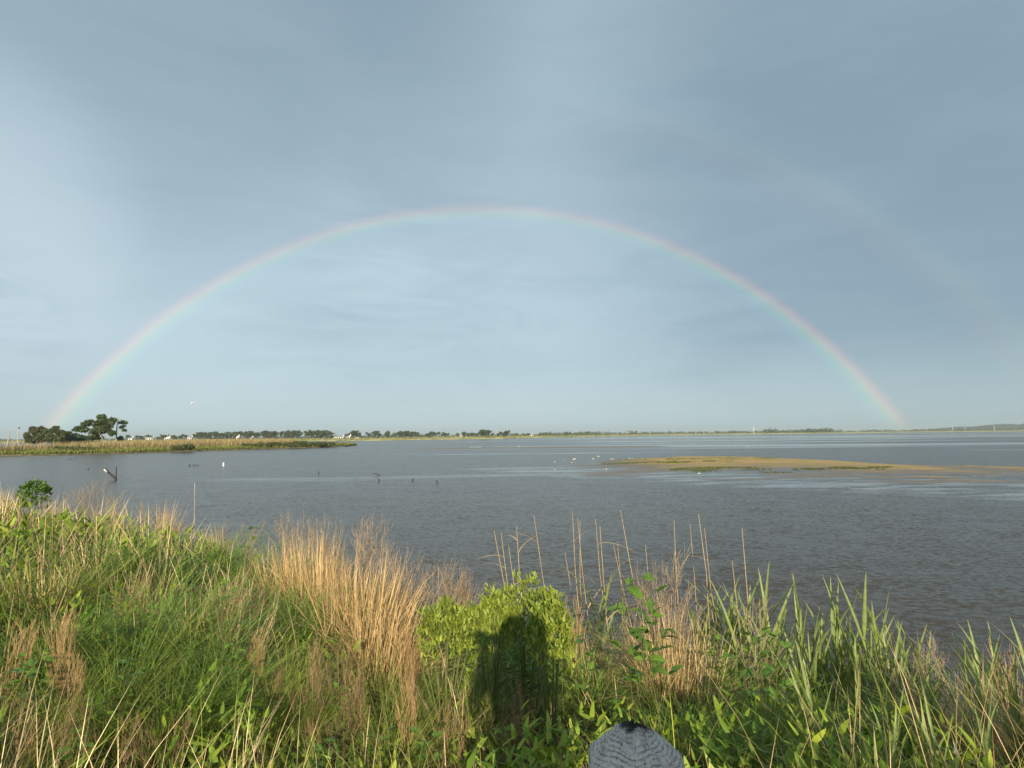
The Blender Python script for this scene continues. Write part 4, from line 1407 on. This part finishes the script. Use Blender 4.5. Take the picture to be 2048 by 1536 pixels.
lf = obj("leaf", lm, o, mw=Matrix.Translation((0, 0, hh - 0.07)) @ Euler((rad(70), 0.25, 0.2)).to_matrix().to_4x4() @ Matrix.Diagonal((0.085, 0.085, 0.085, 1)))
for k in range(3):
    a = k * 2.1 + 0.4
    obj("leaf", VINE_LEAF[k], o, mw=frame((0, 0, hh * 0.6), (math.cos(a), math.sin(a), 0.4), 0, 0.11))


# ---- dead branched weeds
def dead_weed(seed, nst, nbr, spread, twig_n, fan=0.35, mat='twig', curl=0.06):
    rng = np.random.default_rng(seed)
    o = empty("dead_weed")
    for s in range(nst):
        a = rng.uniform(0, 6.28)
        top = np.array([math.cos(a) * fan * rng.random(), math.sin(a) * fan * rng.random(), rng.uniform(0.75, 1.0)])
        midp = top * 0.5 + np.append(rng.normal(0, 0.02, 2), 0)
        P0 = np.array([(0.01 * math.cos(a), 0.01 * math.sin(a), -0.03), tuple(midp), tuple(top)])
        st = stem_part("stem", P0, 0.0048, 0.0014, M[mat], o, 4)
        for k in range(nbr):
            f = rng.uniform(0.25, 0.92)
            base = P0[0] * (1 - f) ** 2 + 2 * midp * f * (1 - f) + top * f * f if f < 1 else top
            base = midp * min(1, f * 2) if f < 0.5 else midp + (top - midp) * (f - 0.5) * 2
            b_a = rng.uniform(0, 6.28)
            L = rng.uniform(0.18, 0.38) * (1.15 - f * 0.6)
            dr = np.array([math.cos(b_a) * spread, math.sin(b_a) * spread, 1.0])
            dr /= np.linalg.norm(dr)
            g = Geo()
            pb = [base, base + dr * L * 0.5 + rng.normal(0, 0.012, 3), base + dr * L + np.array([0, 0, curl * L]) + rng.normal(0, 0.015, 3)]
            tube(g, pb, 0.0022, 0.0009, sides=3)
            for j in range(twig_n):
                ft = rng.uniform(0.25, 1.0)
                q = base + dr * L * ft
                ta = rng.uniform(0, 6.28)
                d2 = np.array([math.cos(ta) * spread * 1.2, math.sin(ta) * spread * 1.2, 1.0]) + dr
                d2 /= np.linalg.norm(d2)
                l2 = L * rng.uniform(0.25, 0.55)
                tube(g, [q, q + d2 * l2 * 0.5 + rng.normal(0, 0.006, 3), q + d2 * l2], 0.0012, 0.0006, sides=3)
            obj("branch", g.mesh("branch", M[mat]), o)
    return o


M['red_twig'] = foliage("russet_twig", (0.36, 0.225, 0.11), (0.44, 0.29, 0.15), trans=0.05, rough=0.7)
M['grey_twig'] = foliage("grey_twig", (0.36, 0.28, 0.20), (0.27, 0.215, 0.16), trans=0.05, rough=0.8)
WEED = {'tan': [dead_weed(51, 5, 6, 0.38, 5), dead_weed(52, 6, 6, 0.3, 5, 0.5)],
        'red': [dead_weed(53, 7, 7, 0.25, 5, 0.16, 'red_twig'), dead_weed(54, 6, 6, 0.3, 5, 0.2, 'red_twig')],
        'grey': [dead_weed(55, 3, 8, 0.6, 6, 0.2, 'grey_twig'), dead_weed(56, 2, 9, 0.7, 6, 0.15, 'grey_twig')]}
WL = {'tan': ("pale tan fanned dead weed", "tan dead weeds"), 'red': ("russet upright dead weed", "russet dead weeds"),
      'grey': ("thin grey open-twigged weed spray", "grey dead weed sprays")}
WEEDS = [(640, 1300, .75, 'tan'), (670, 1320, .7, 'tan'), (700, 1345, .65, 'tan'), (620, 1350, .62, 'tan'), (730, 1380, .58, 'tan'), (680, 1400, .55, 'tan'), (640, 1430, .5, 'tan'),
         (790, 1190, .95, 'red'), (810, 1215, .9, 'red'), (800, 1260, .85, 'red'), (825, 1290, .75, 'red'), (770, 1175, .95, 'red'), (820, 1330, .7, 'red'), (815, 1370, .65, 'red'),
         (800, 1095, 1.25, 'grey'), (780, 1105, 1.2, 'grey'), (830, 1120, 1.15, 'grey'), (815, 1100, 1.2, 'grey'), (845, 1140, 1.1, 'grey'), (880, 1115, 1.1, 'grey'), (905, 1120, 1.1, 'grey'), (925, 1130, 1.1, 'grey'),
         (940, 1150, 1.05, 'tan'), (905, 1150, 1.0, 'red'), (1310, 1090, 1.15, 'grey'), (1330, 1085, 1.2, 'grey'), (1345, 1110, 1.1, 'grey'), (1325, 1125, 1.0, 'grey'),
         (700, 1045, 1.3, 'grey'), (740, 1050, 1.3, 'grey'), (665, 1035, 1.35, 'grey'), (755, 1060, 1.25, 'grey'), (620, 1020, 1.35, 'grey'),
         (125, 1240, .7, 'red'), (140, 1270, .7, 'red'), (150, 1330, .6, 'red'), (170, 1400, .52, 'tan'), (20, 1270, .65, 'red'), (40, 1390, .52, 'tan'), (160, 1450, .48, 'tan'), (60, 1470, .45, 'red'),
         (110, 1420, .5, 'tan'), (250, 1430, .48, 'tan'), (300, 1460, .45, 'tan'), (340, 1450, .46, 'tan'), (1945, 1285, 1.0, 'grey'), (2025, 1340, .8, 'red'),
         (1030, 1390, .52, 'red'), (1045, 1400, .5, 'red'), (1020, 1420, .48, 'tan'), (1060, 1440, .45, 'red'), (1010, 1460, .42, 'tan'), (880, 1400, .55, 'tan'), (910, 1430, .5, 'tan'),
         (380, 1035, 1.0, 'grey'), (350, 1020, 1.0, 'grey'), (290, 1000, 1.0, 'grey'), (200, 965, 1.1, 'grey'), (180, 962, 1.1, 'grey'), (160, 970, 1.05, 'grey'), (215, 975, 1.0, 'grey'), (140, 975, 1.0, 'grey'),
         (500, 1025, 1.2, 'grey'), (560, 1015, 1.3, 'grey'), (590, 1022, 1.3, 'grey'), (645, 1028, 1.3, 'grey'), (680, 1040, 1.3, 'grey'), (720, 1048, 1.3, 'grey'), (440, 1030, 1.1, 'grey'), (855, 1125, 1.1, 'grey'), (1985, 1300, .9, 'grey'), (1845, 1285, .9, 'grey'), (530, 1290, .65, 'red'), (560, 1330, .6, 'tan'), (1800, 1270, .9, 'grey'), (1480, 1190, .85, 'grey'), (1150, 1215, .95, 'red')]
wused = set()
for i, (px, py, h, t) in enumerate(WEEDS):
    b, hh = place_top(px, py, h * 0.85) if (py > 1185 and t != 'grey') else place_edge(px, py, RNG.uniform(0.5, 1.4))
    k = (t, i % 2)
    o = WEED[t][k[1]] if k not in wused else copy_tree(WEED[t][k[1]])
    wused.add(k)
    if py > 1150:
        WEED_CLEAR.append((b[0], b[1], 0.22 + 0.03 * b[1]))
        BUSH_CLEAR.append((b[0], b[1], 0.14 + 0.02 * b[1]))
    o.location = b
    s = max(hh, 0.4) * RNG.uniform(1.0, 1.16)
    o.scale = (s, s, s)
    o.rotation_euler = (RNG.normal(0, 0.06), RNG.normal(0, 0.08), RNG.uniform(0, 6.28))
    tag(o, WL[t][0] + " " + locale(px), "weed", WL[t][1] + " " + locale(px))


# ---- straw tussocks
def straw_tussock(seed, n, r, c0, c1, bend=0.55, L=(0.55, 1.05)):
    rng = np.random.default_rng(seed)
    a, rr = rng.uniform(0, 6.28, n), r * np.sqrt(rng.random(n))
    P = np.stack([np.cos(a) * rr, np.sin(a) * rr, np.full(n, -0.03)], 1)
    head = a + rng.normal(0, 0.9, n)
    lean = np.abs(rng.normal(0.16, 0.14, n))
    droop = np.where(rng.random(n) < bend, rng.uniform(0.4, 1.1, n), rng.uniform(0, 0.25, n))
    c = lerp(c0, c1, rng.random(n)[:, None]) * rng.uniform(0.8, 1.2, n)[:, None]
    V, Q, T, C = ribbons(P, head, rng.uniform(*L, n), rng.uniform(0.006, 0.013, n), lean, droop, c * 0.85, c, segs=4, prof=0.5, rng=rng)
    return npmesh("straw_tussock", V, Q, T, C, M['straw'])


ST = [straw_tussock(61, 260, 0.24, (0.48, 0.31, 0.135), (0.62, 0.44, 0.21)), straw_tussock(62, 240, 0.24, (0.42, 0.28, 0.12), (0.56, 0.41, 0.20), 0.55),
      straw_tussock(63, 170, 0.2, (0.48, 0.36, 0.18), (0.58, 0.45, 0.24), 0.6)]
for i, (px, py, h) in enumerate([(555, 1062, 1.1), (575, 1050, 1.15), (600, 1048, 1.15), (625, 1052, 1.15), (650, 1055, 1.15), (672, 1062, 1.1), (695, 1070, 1.1), (715, 1080, 1.1), (738, 1095, 1.05), (640, 1085, 1.0), (700, 1105, 1.0), (745, 1140, 0.95), (760, 1160, 0.9), (575, 1075, 1.05)]):
    b, hh = place_edge(px, py, 1.9 + max(0, py - 1060) * 0.006)
    o = obj("straw_tussock", ST[i % 2], None, tuple(b))
    o.scale = (1, 1, hh * RNG.uniform(0.85, 1.12))
    o.rotation_euler = (RNG.normal(0, 0.10), RNG.normal(0, 0.12), RNG.uniform(0, 6.28))
    tag(o, "dense golden straw tussock in the big dry stand at the water's edge", "grass clump", "golden straw stand")
for i, (px, py, h) in enumerate([(440, 1060, .9), (455, 1150, .75), (480, 1170, .72), (430, 1190, .7), (400, 1200, .7), (510, 1180, .7), (90, 1140, .75), (245, 1130, .75), (30, 985, 1.0), (8, 980, 1.0), (110, 990, .95),
                                 (235, 1000, .9), (330, 1010, .9), (300, 1140, .7), (180, 1090, .8), (1320, 1225, .72), (1340, 1235, .7), (1210, 1260, .68), (1240, 1265, .66), (1385, 1250, .68), (1170, 1270, .66),
                                 (1300, 1255, .66), (1950, 1370, .6), (2000, 1400, .56), (2030, 1390, .56), (1900, 1380, .58), (470, 1230, .66), (445, 1215, .66)]):
    b, hh = place_top(px, py, h * 0.85) if py > 1075 else place_edge(px, py, 1.4)
    o = obj("straw_tussock", ST[2] if i % 3 else ST[1], None, tuple(b))
    WEED_CLEAR.append((b[0], b[1], 0.25 + 0.03 * b[1]))
    o.scale = (0.8, 0.8, hh * 1.25)
    o.rotation_euler = (RNG.normal(0, 0.12), RNG.normal(0, 0.16), RNG.uniform(0, 6.28))
    tag(o, "loose pale straw tussock " + locale(px), "grass clump", "loose straw tussocks " + locale(px))

# ---- green tussocks: fine arching mounds
def green_tussock(seed, n, r, c0, c1, W):
    rng = np.random.default_rng(seed)
    a, rr = rng.uniform(0, 6.28, n), r * np.sqrt(rng.random(n))
    P = np.stack([np.cos(a) * rr, np.sin(a) * rr, np.full(n, -0.03)], 1)
    c = lerp(c0, c1, rng.random(n)[:, None]) * rng.uniform(0.75, 1.25, n)[:, None]
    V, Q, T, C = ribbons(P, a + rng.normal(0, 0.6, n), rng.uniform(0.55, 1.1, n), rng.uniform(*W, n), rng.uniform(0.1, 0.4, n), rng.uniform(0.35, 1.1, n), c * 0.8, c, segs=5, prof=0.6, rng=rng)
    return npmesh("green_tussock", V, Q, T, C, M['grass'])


GT = [green_tussock(71, 420, 0.16, (0.15, 0.21, 0.03), (0.32, 0.35, 0.08), (0.004, 0.007)), green_tussock(72, 260, 0.15, (0.08, 0.17, 0.022), (0.16, 0.27, 0.035), (0.008, 0.014)),
      green_tussock(73, 300, 0.15, (0.12, 0.2, 0.03), (0.24, 0.30, 0.05), (0.006, 0.010))]
GTL = (("arching mound of fine yellow-green grass", "fine arching grass mounds"), ("lush tussock of broad dark green grass blades", "broad-bladed green tussocks"), ("medium green drooping grass tussock", "drooping green tussocks"))
for i, (px, py, h, k) in enumerate([(540, 1300, .55, 0), (575, 1330, .5, 0), (520, 1360, .48, 0), (600, 1390, .45, 0), (555, 1420, .42, 0), (350, 1195, .62, 1), (390, 1230, .6, 1), (560, 1195, .62, 1), (600, 1215, .6, 1),
                                    (330, 1160, .65, 1), (280, 1215, .6, 2), (180, 1190, .62, 2), (90, 1210, .6, 1), (250, 1270, .55, 2), (440, 1285, .55, 2), (390, 1330, .5, 1), (330, 1360, .5, 2), (120, 1320, .5, 2),
                                    (740, 1245, .6, 2), (860, 1300, .55, 0), (900, 1320, .52, 2), (950, 1285, .58, 1), (930, 1370, .48, 0), (870, 1360, .5, 0), (1000, 1265, .6, 1), (1140, 1290, .58, 2), (1160, 1330, .52, 1),
                                    (1350, 1290, .58, 2), (1400, 1350, .5, 1), (1460, 1330, .52, 2), (1530, 1400, .45, 0), (1600, 1420, .44, 2), (1680, 1410, .45, 1), (1560, 1460, .4, 2), (1450, 1440, .42, 0), (1800, 1440, .44, 2),
                                    (1380, 1410, .45, 1), (1870, 1400, .46, 1), (640, 1240, .58, 2), (480, 1100, .75, 1), (420, 1075, .8, 2), (200, 1060, .8, 1), (120, 1110, .75, 2), (300, 1075, .8, 1), (30, 1120, .72, 2),
                                    (560, 1140, .7, 1), (520, 1120, .72, 2), (600, 1165, .66, 2), (660, 1190, .62, 1), (1500, 1480, .4, 1), (1640, 1445, .42, 2), (1330, 1450, .42, 2), (30, 1440, .44, 0), (220, 1350, .5, 0),
                                    (620, 1195, .66, 1), (660, 1205, .66, 1), (700, 1215, .64, 2), (735, 1225, .62, 1), (680, 1180, .7, 2), (640, 1180, .7, 1), (900, 1235, .66, 2), (940, 1240, .66, 1), (985, 1245, .66, 1), (1030, 1250, .64, 2), (1075, 1250, .64, 1), (1110, 1255, .62, 2), (860, 1240, .66, 1), (1200, 1350, .5, 0), (770, 1330, .52, 2), (780, 1420, .44, 0)]):
    b, hh = place_top(px, py, h * 1.02)
    o = obj("green_tussock", GT[k], None, tuple(b))
    w_ = 0.75 + 0.1 * b[1]
    o.scale = (hh * w_ * 1.3, hh * w_ * 1.3, hh * 1.35)
    o.rotation_euler = (RNG.normal(0, 0.1), RNG.normal(0, 0.1), RNG.uniform(0, 6.28))
    tag(o, GTL[k][0] + " " + locale(px), "grass clump", GTL[k][1] + " " + locale(px))

# ------------------------------------------------------------------ grass between the plants
def leafy_cover(n, seed):
    rng = np.random.default_rng(seed)
    per = 16
    Cn, rc, dc = bank_samples(n // per, 1.3, 26, rng=rng, inland=0.4)
    pat = fbm(Cn[:, 0] * 1.1, Cn[:, 1] * 0.9, 131, 3)
    k_ = pat > 0.47
    Cn, rc, pat = Cn[k_], rc[k_], pat[k_]
    idx = np.repeat(np.arange(len(Cn)), per)
    m_ = len(idx)
    P = Cn[idx].copy()
    sp = 0.05 + 0.008 * rc[idx]
    P[:, :2] += rng.normal(0, 1, (m_, 2)) * sp[:, None]
    top = (0.30 + 0.35 * rng.random(len(Cn)))[idx] * np.clip((rc[idx] - 0.5) / 2.0, 0.45, 1)
    bc = np.array(WEED_CLEAR)
    dd = np.hypot(Cn[:, 0][:, None] - bc[None, :, 0] * 0.96, Cn[:, 1][:, None] - bc[None, :, 1] * 0.96) / bc[None, :, 2]
    top = top * (0.4 + 0.6 * np.clip(dd.min(1) - 0.4, 0, 1))[idx]
    P[:, 2] = ground_z(P[:, 0], P[:, 1]) + top * rng.random(m_) ** 0.45
    k = rng.random(m_)[:, None]
    tone = rng.random(len(Cn))[idx][:, None]
    c = lerp(lerp((0.08, 0.16, 0.016), (0.15, 0.26, 0.022), k), lerp((0.21, 0.29, 0.026), (0.36, 0.42, 0.045), k), tone)
    big = rng.uniform(0.045, 0.10, len(Cn))[idx] * rng.uniform(0.7, 1.2, m_) * np.clip(rc[idx] / 5, 1, 2)
    V, Q, T, C = ribbons(P, rng.uniform(0, 6.28, m_), big, big * rng.uniform(0.28, 0.5, m_), rng.uniform(0.35, 0.95, m_), rng.uniform(-0.1, 0.5, m_), c * 0.9, c, segs=4, prof=0.5, rng=rng)
    tag(obj("leafy_undergrowth", npmesh("leafy_undergrowth", V, Q, T, C, M['grass'])), "bright small-leaved undergrowth filling the bank", None, None, "stuff")


leafy_cover(44000, 44)
bank_grass("undergrowth", 24000, 1.0, 30, G_UNDER, "dark green undergrowth covering the bank", 1)
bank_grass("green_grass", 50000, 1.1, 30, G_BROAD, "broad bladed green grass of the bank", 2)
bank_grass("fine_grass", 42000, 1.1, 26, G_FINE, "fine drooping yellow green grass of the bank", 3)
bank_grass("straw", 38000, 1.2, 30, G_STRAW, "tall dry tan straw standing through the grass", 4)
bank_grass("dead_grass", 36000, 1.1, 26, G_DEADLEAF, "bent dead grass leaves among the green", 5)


# ------------------------------------------------------------------ weathered post
def mat_post():
    m, g, out = new_mat("weathered_post")
    tc = g.node("ShaderNodeTexCoord").outputs['Object']
    sep = g.node("ShaderNodeSeparateXYZ")
    warp = g.vm('ADD', tc, g.vm('SCALE', g.vm('SUBTRACT', g.noise(tc, 13.0, 5.0, 0.65, 0, 1), (0.5, 0.5, 0.5)), 0.016))
    g.put(sep.inputs[0], warp)
    rr = g.m('SQRT', g.m('ADD', g.m('POWER', sep.outputs[0], 2.0), g.m('POWER', g.m('SUBTRACT', sep.outputs[1], 0.01), 2.0)))
    blot = g.noise(tc, 26.0, 4.0, 0.65)
    wave = g.m('SINE', g.m('ADD', g.m('MULTIPLY', rr, 700.0), g.m('MULTIPLY', blot, 5.0)))
    line = g.rng(wave, 0.25, 0.95)
    gate = g.rng(g.noise(g.vm('ADD', tc, (3.1, 1.7, 0.2)), 34.0, 3.0, 0.6), 0.34, 0.56)
    fine = g.noise(g.vm('MULTIPLY', tc, (1, 1, 0.15)), 150.0, 4.0, 0.7)
    angv = g.m('ARCTAN2', sep.outputs[1], sep.outputs[0])
    cc = g.node("ShaderNodeCombineXYZ")
    g.put(cc.inputs[0], g.m('MULTIPLY', angv, 9.0))
    g.put(cc.inputs[1], g.m('MULTIPLY', rr, 12.0))
    crack = g.rng(g.noise(cc.outputs[0], 1.6, 3.0, 0.6, 0.4), 0.62, 0.67)
    core = g.rng(g.m('ADD', rr, g.m('MULTIPLY', g.m('SUBTRACT', blot, 0.5), 0.07)), 0.026, 0.044, 1.0, 0.0)
    k = g.m('SUBTRACT', g.m('ADD', 0.06, g.m('MULTIPLY', fine, 1.35)), g.m('MULTIPLY', g.m('MULTIPLY', line, gate), 0.30))
    k = g.m('SUBTRACT', k, g.m('MULTIPLY', crack, 0.40))
    c = g.ramp(k, [(0.15, (0.04, 0.037, 0.033)), (0.36, (0.24, 0.228, 0.205)), (0.60, (0.43, 0.41, 0.375)), (0.90, (0.60, 0.58, 0.54))])
    c = g.mix(g.rng(blot, 0.50, 0.70, 0.0, 0.5), c, (0.12, 0.115, 0.105, 1))
    c = g.mix(core, c, (0.014, 0.013, 0.012, 1))
    b = g.node("ShaderNodeBump")
    b.inputs['Strength'].default_value = 1.0
    b.inputs['Distance'].default_value = 0.005
    g.put(b.inputs['Height'], k)
    principled(g, out, Base_Color=c, Roughness=0.92, Normal=b.outputs[0])
    return m


M['post'] = mat_post()
PD = 1.36
pt = at_depth(1272, 1456, PD)
pb = np.array([pt[0], pt[1] + 0.02, float(ground_z(pt[0], pt[1])) - 0.05])
HP = pt[2] - pb[2]
g = Geo()
NS = 48
prof = [(0.113, 0.0), (0.112, HP * 0.5), (0.111, HP - 0.085), (0.108, HP - 0.074), (0.098, HP - 0.066), (0.075, HP - 0.046), (0.052, HP - 0.028), (0.032, HP - 0.014), (0.016, HP - 0.004), (0.003, HP)]
V, Q = [], []
for i, (r, z) in enumerate(prof):
    for k in range(NS):
        a = 2 * math.pi * k / NS
        rr = r * (1 + 0.035 * math.sin(a * 5 + 1) * (i < 6) + 0.05 * (vnoise(k * 0.45, i * 0.6 + 3, 4) - 0.5) + (0.02 * (vnoise(k * 1.7, 0.4, 8) - 0.5) if i < 6 else 0))
        V.append((rr * math.cos(a), rr * math.sin(a), z + 0.018 * (vnoise(math.cos(a) * 3 + 5, math.sin(a) * 3 + r * 30, 2) - 0.5)))
for i in range(len(prof) - 1):
    for k in range(NS):
        Q.append((i * NS + k, i * NS + (k + 1) % NS, (i + 1) * NS + (k + 1) % NS, (i + 1) * NS + k))
g.add(V, Q)
po = tag(empty("wooden_post", tuple(pb)), "weathered grey round wooden post with pointed ringed top in the grass", "post")
obj("shaft", g.mesh("shaft", M['post'], True), po)


# ------------------------------------------------------------------ the photographer, whose shadow falls on the bush
def photographer():
    gz = float(ground_z(0.23, -0.5))
    o = tag(empty("person", (0.23, -0.5, gz)), "person in hooded dark rain jacket holding up a phone", "person")
    H = 3.86 - gz
    k = H / 1.8
    J = {'pel': (0, 0, 0.95, .15), 'wai': (0, 0.01, 1.12, .145), 'che': (0, 0.02, 1.33, .17), 'nec': (0, 0.03, 1.52, .125), 'hea': (0, 0.05, 1.62, .135), 'top': (0, 0.04, 1.72, .12),
         'lsh': (-0.19, 0.02, 1.44, .07), 'lel': (-0.27, 0.10, 1.19, .05), 'lwr': (-0.21, 0.36, 1.42, .034), 'rsh': (0.19, 0.02, 1.44, .07), 'rel': (0.24, 0.10, 1.18, .05), 'rwr': (-0.10, 0.40, 1.40, .034),
         'lhi': (-0.10, 0, 0.88, .10), 'lkn': (-0.12, 0.02, 0.49, .068), 'lan': (-0.13, 0, 0.09, .045), 'lto': (-0.14, 0.15, 0.04, .04),
         'rhi': (0.10, 0, 0.88, .10), 'rkn': (0.12, 0.02, 0.49, .068), 'ran': (0.13, 0, 0.09, .045), 'rto': (0.14, 0.15, 0.04, .04),
         'lha': (-0.265, 0.45, 1.50, .030), 'rha': (-0.17, 0.45, 1.48, .030)}
    E_ = [('pel', 'wai'), ('wai', 'che'), ('che', 'nec'), ('nec', 'hea'), ('hea', 'top'), ('che', 'lsh'), ('lsh', 'lel'), ('lel', 'lwr'), ('lwr', 'lha'), ('che', 'rsh'), ('rsh', 'rel'), ('rel', 'rwr'), ('rwr', 'rha'),
          ('pel', 'lhi'), ('lhi', 'lkn'), ('lkn', 'lan'), ('lan', 'lto'), ('pel', 'rhi'), ('rhi', 'rkn'), ('rkn', 'ran'), ('ran', 'rto')]
    names = list(J)
    me = bpy.data.meshes.new("body")
    me.from_pydata([tuple(c * k for c in J[n_][:3]) for n_ in names], [(names.index(a), names.index(b)) for a, b in E_], [])
    me.materials.append(plain("dark_jacket", (0.05, 0.06, 0.09), 0.8))
    b = obj("body", me, o)
    md = b.modifiers.new("skin", 'SKIN')
    for i, n_ in enumerate(names):
        v = me.skin_vertices[0].data[i] if me.skin_vertices else None
        if v is None:
            break
        v.radius = (J[n_][3] * k, J[n_][3] * k)
        v.use_root = n_ == 'pel'
    b.modifiers.new("smooth", 'SUBSURF').render_levels = 2
    g = Geo()
    box(g, -0.078, 0.078, -0.004, 0.004, -0.038, 0.038)
    ph = tag(obj("phone", g.mesh("phone", M['wetwood']), None, (0.03, -0.075, 3.47)), "black phone held up by the person in the hooded jacket", "phone")


photographer()
for i, (x, y, W, H) in enumerate(((1.9, -1.7, 0.7, 1.75), (3.3, -1.6, 0.8, 1.85), (4.9, -1.7, 0.9, 1.95), (6.5, -1.6, 0.9, 1.8))):  # unseen bushes added behind the viewpoint to shade the near right bank
    leafy_shrub("shade_bush", (x, y, float(ground_z(x, y))), W, 0.7, H, 40, ("thin added shade bush beside the person", "second added shade bush from the person", "tallest added shade bush in the row behind the post", "last added shade bush of the row")[i],
                leaf=VINE_LEAF, size=(0.09, 0.14), seed=90 + i, mass=420, massc=((0.06, 0.13, 0.02), (0.12, 0.2, 0.03)), lift=0.3)

# ------------------------------------------------------------------ rainy air
g = Geo()
box(g, -4600, 4600, -4600, 4600, -2.0, 34.0)
hz, hg, ho = new_mat("haze")
pv = hg.node("ShaderNodeVolumePrincipled")
pv.inputs['Color'].default_value = (0.52, 0.62, 0.66, 1)
pv.inputs['Density'].default_value = 0.00025
hg.l.new(pv.outputs[0], ho.inputs['Volume'])
tag(obj("haze", g.mesh("haze", hz)), "pale rainy air over the bay", None, None, "stuff")
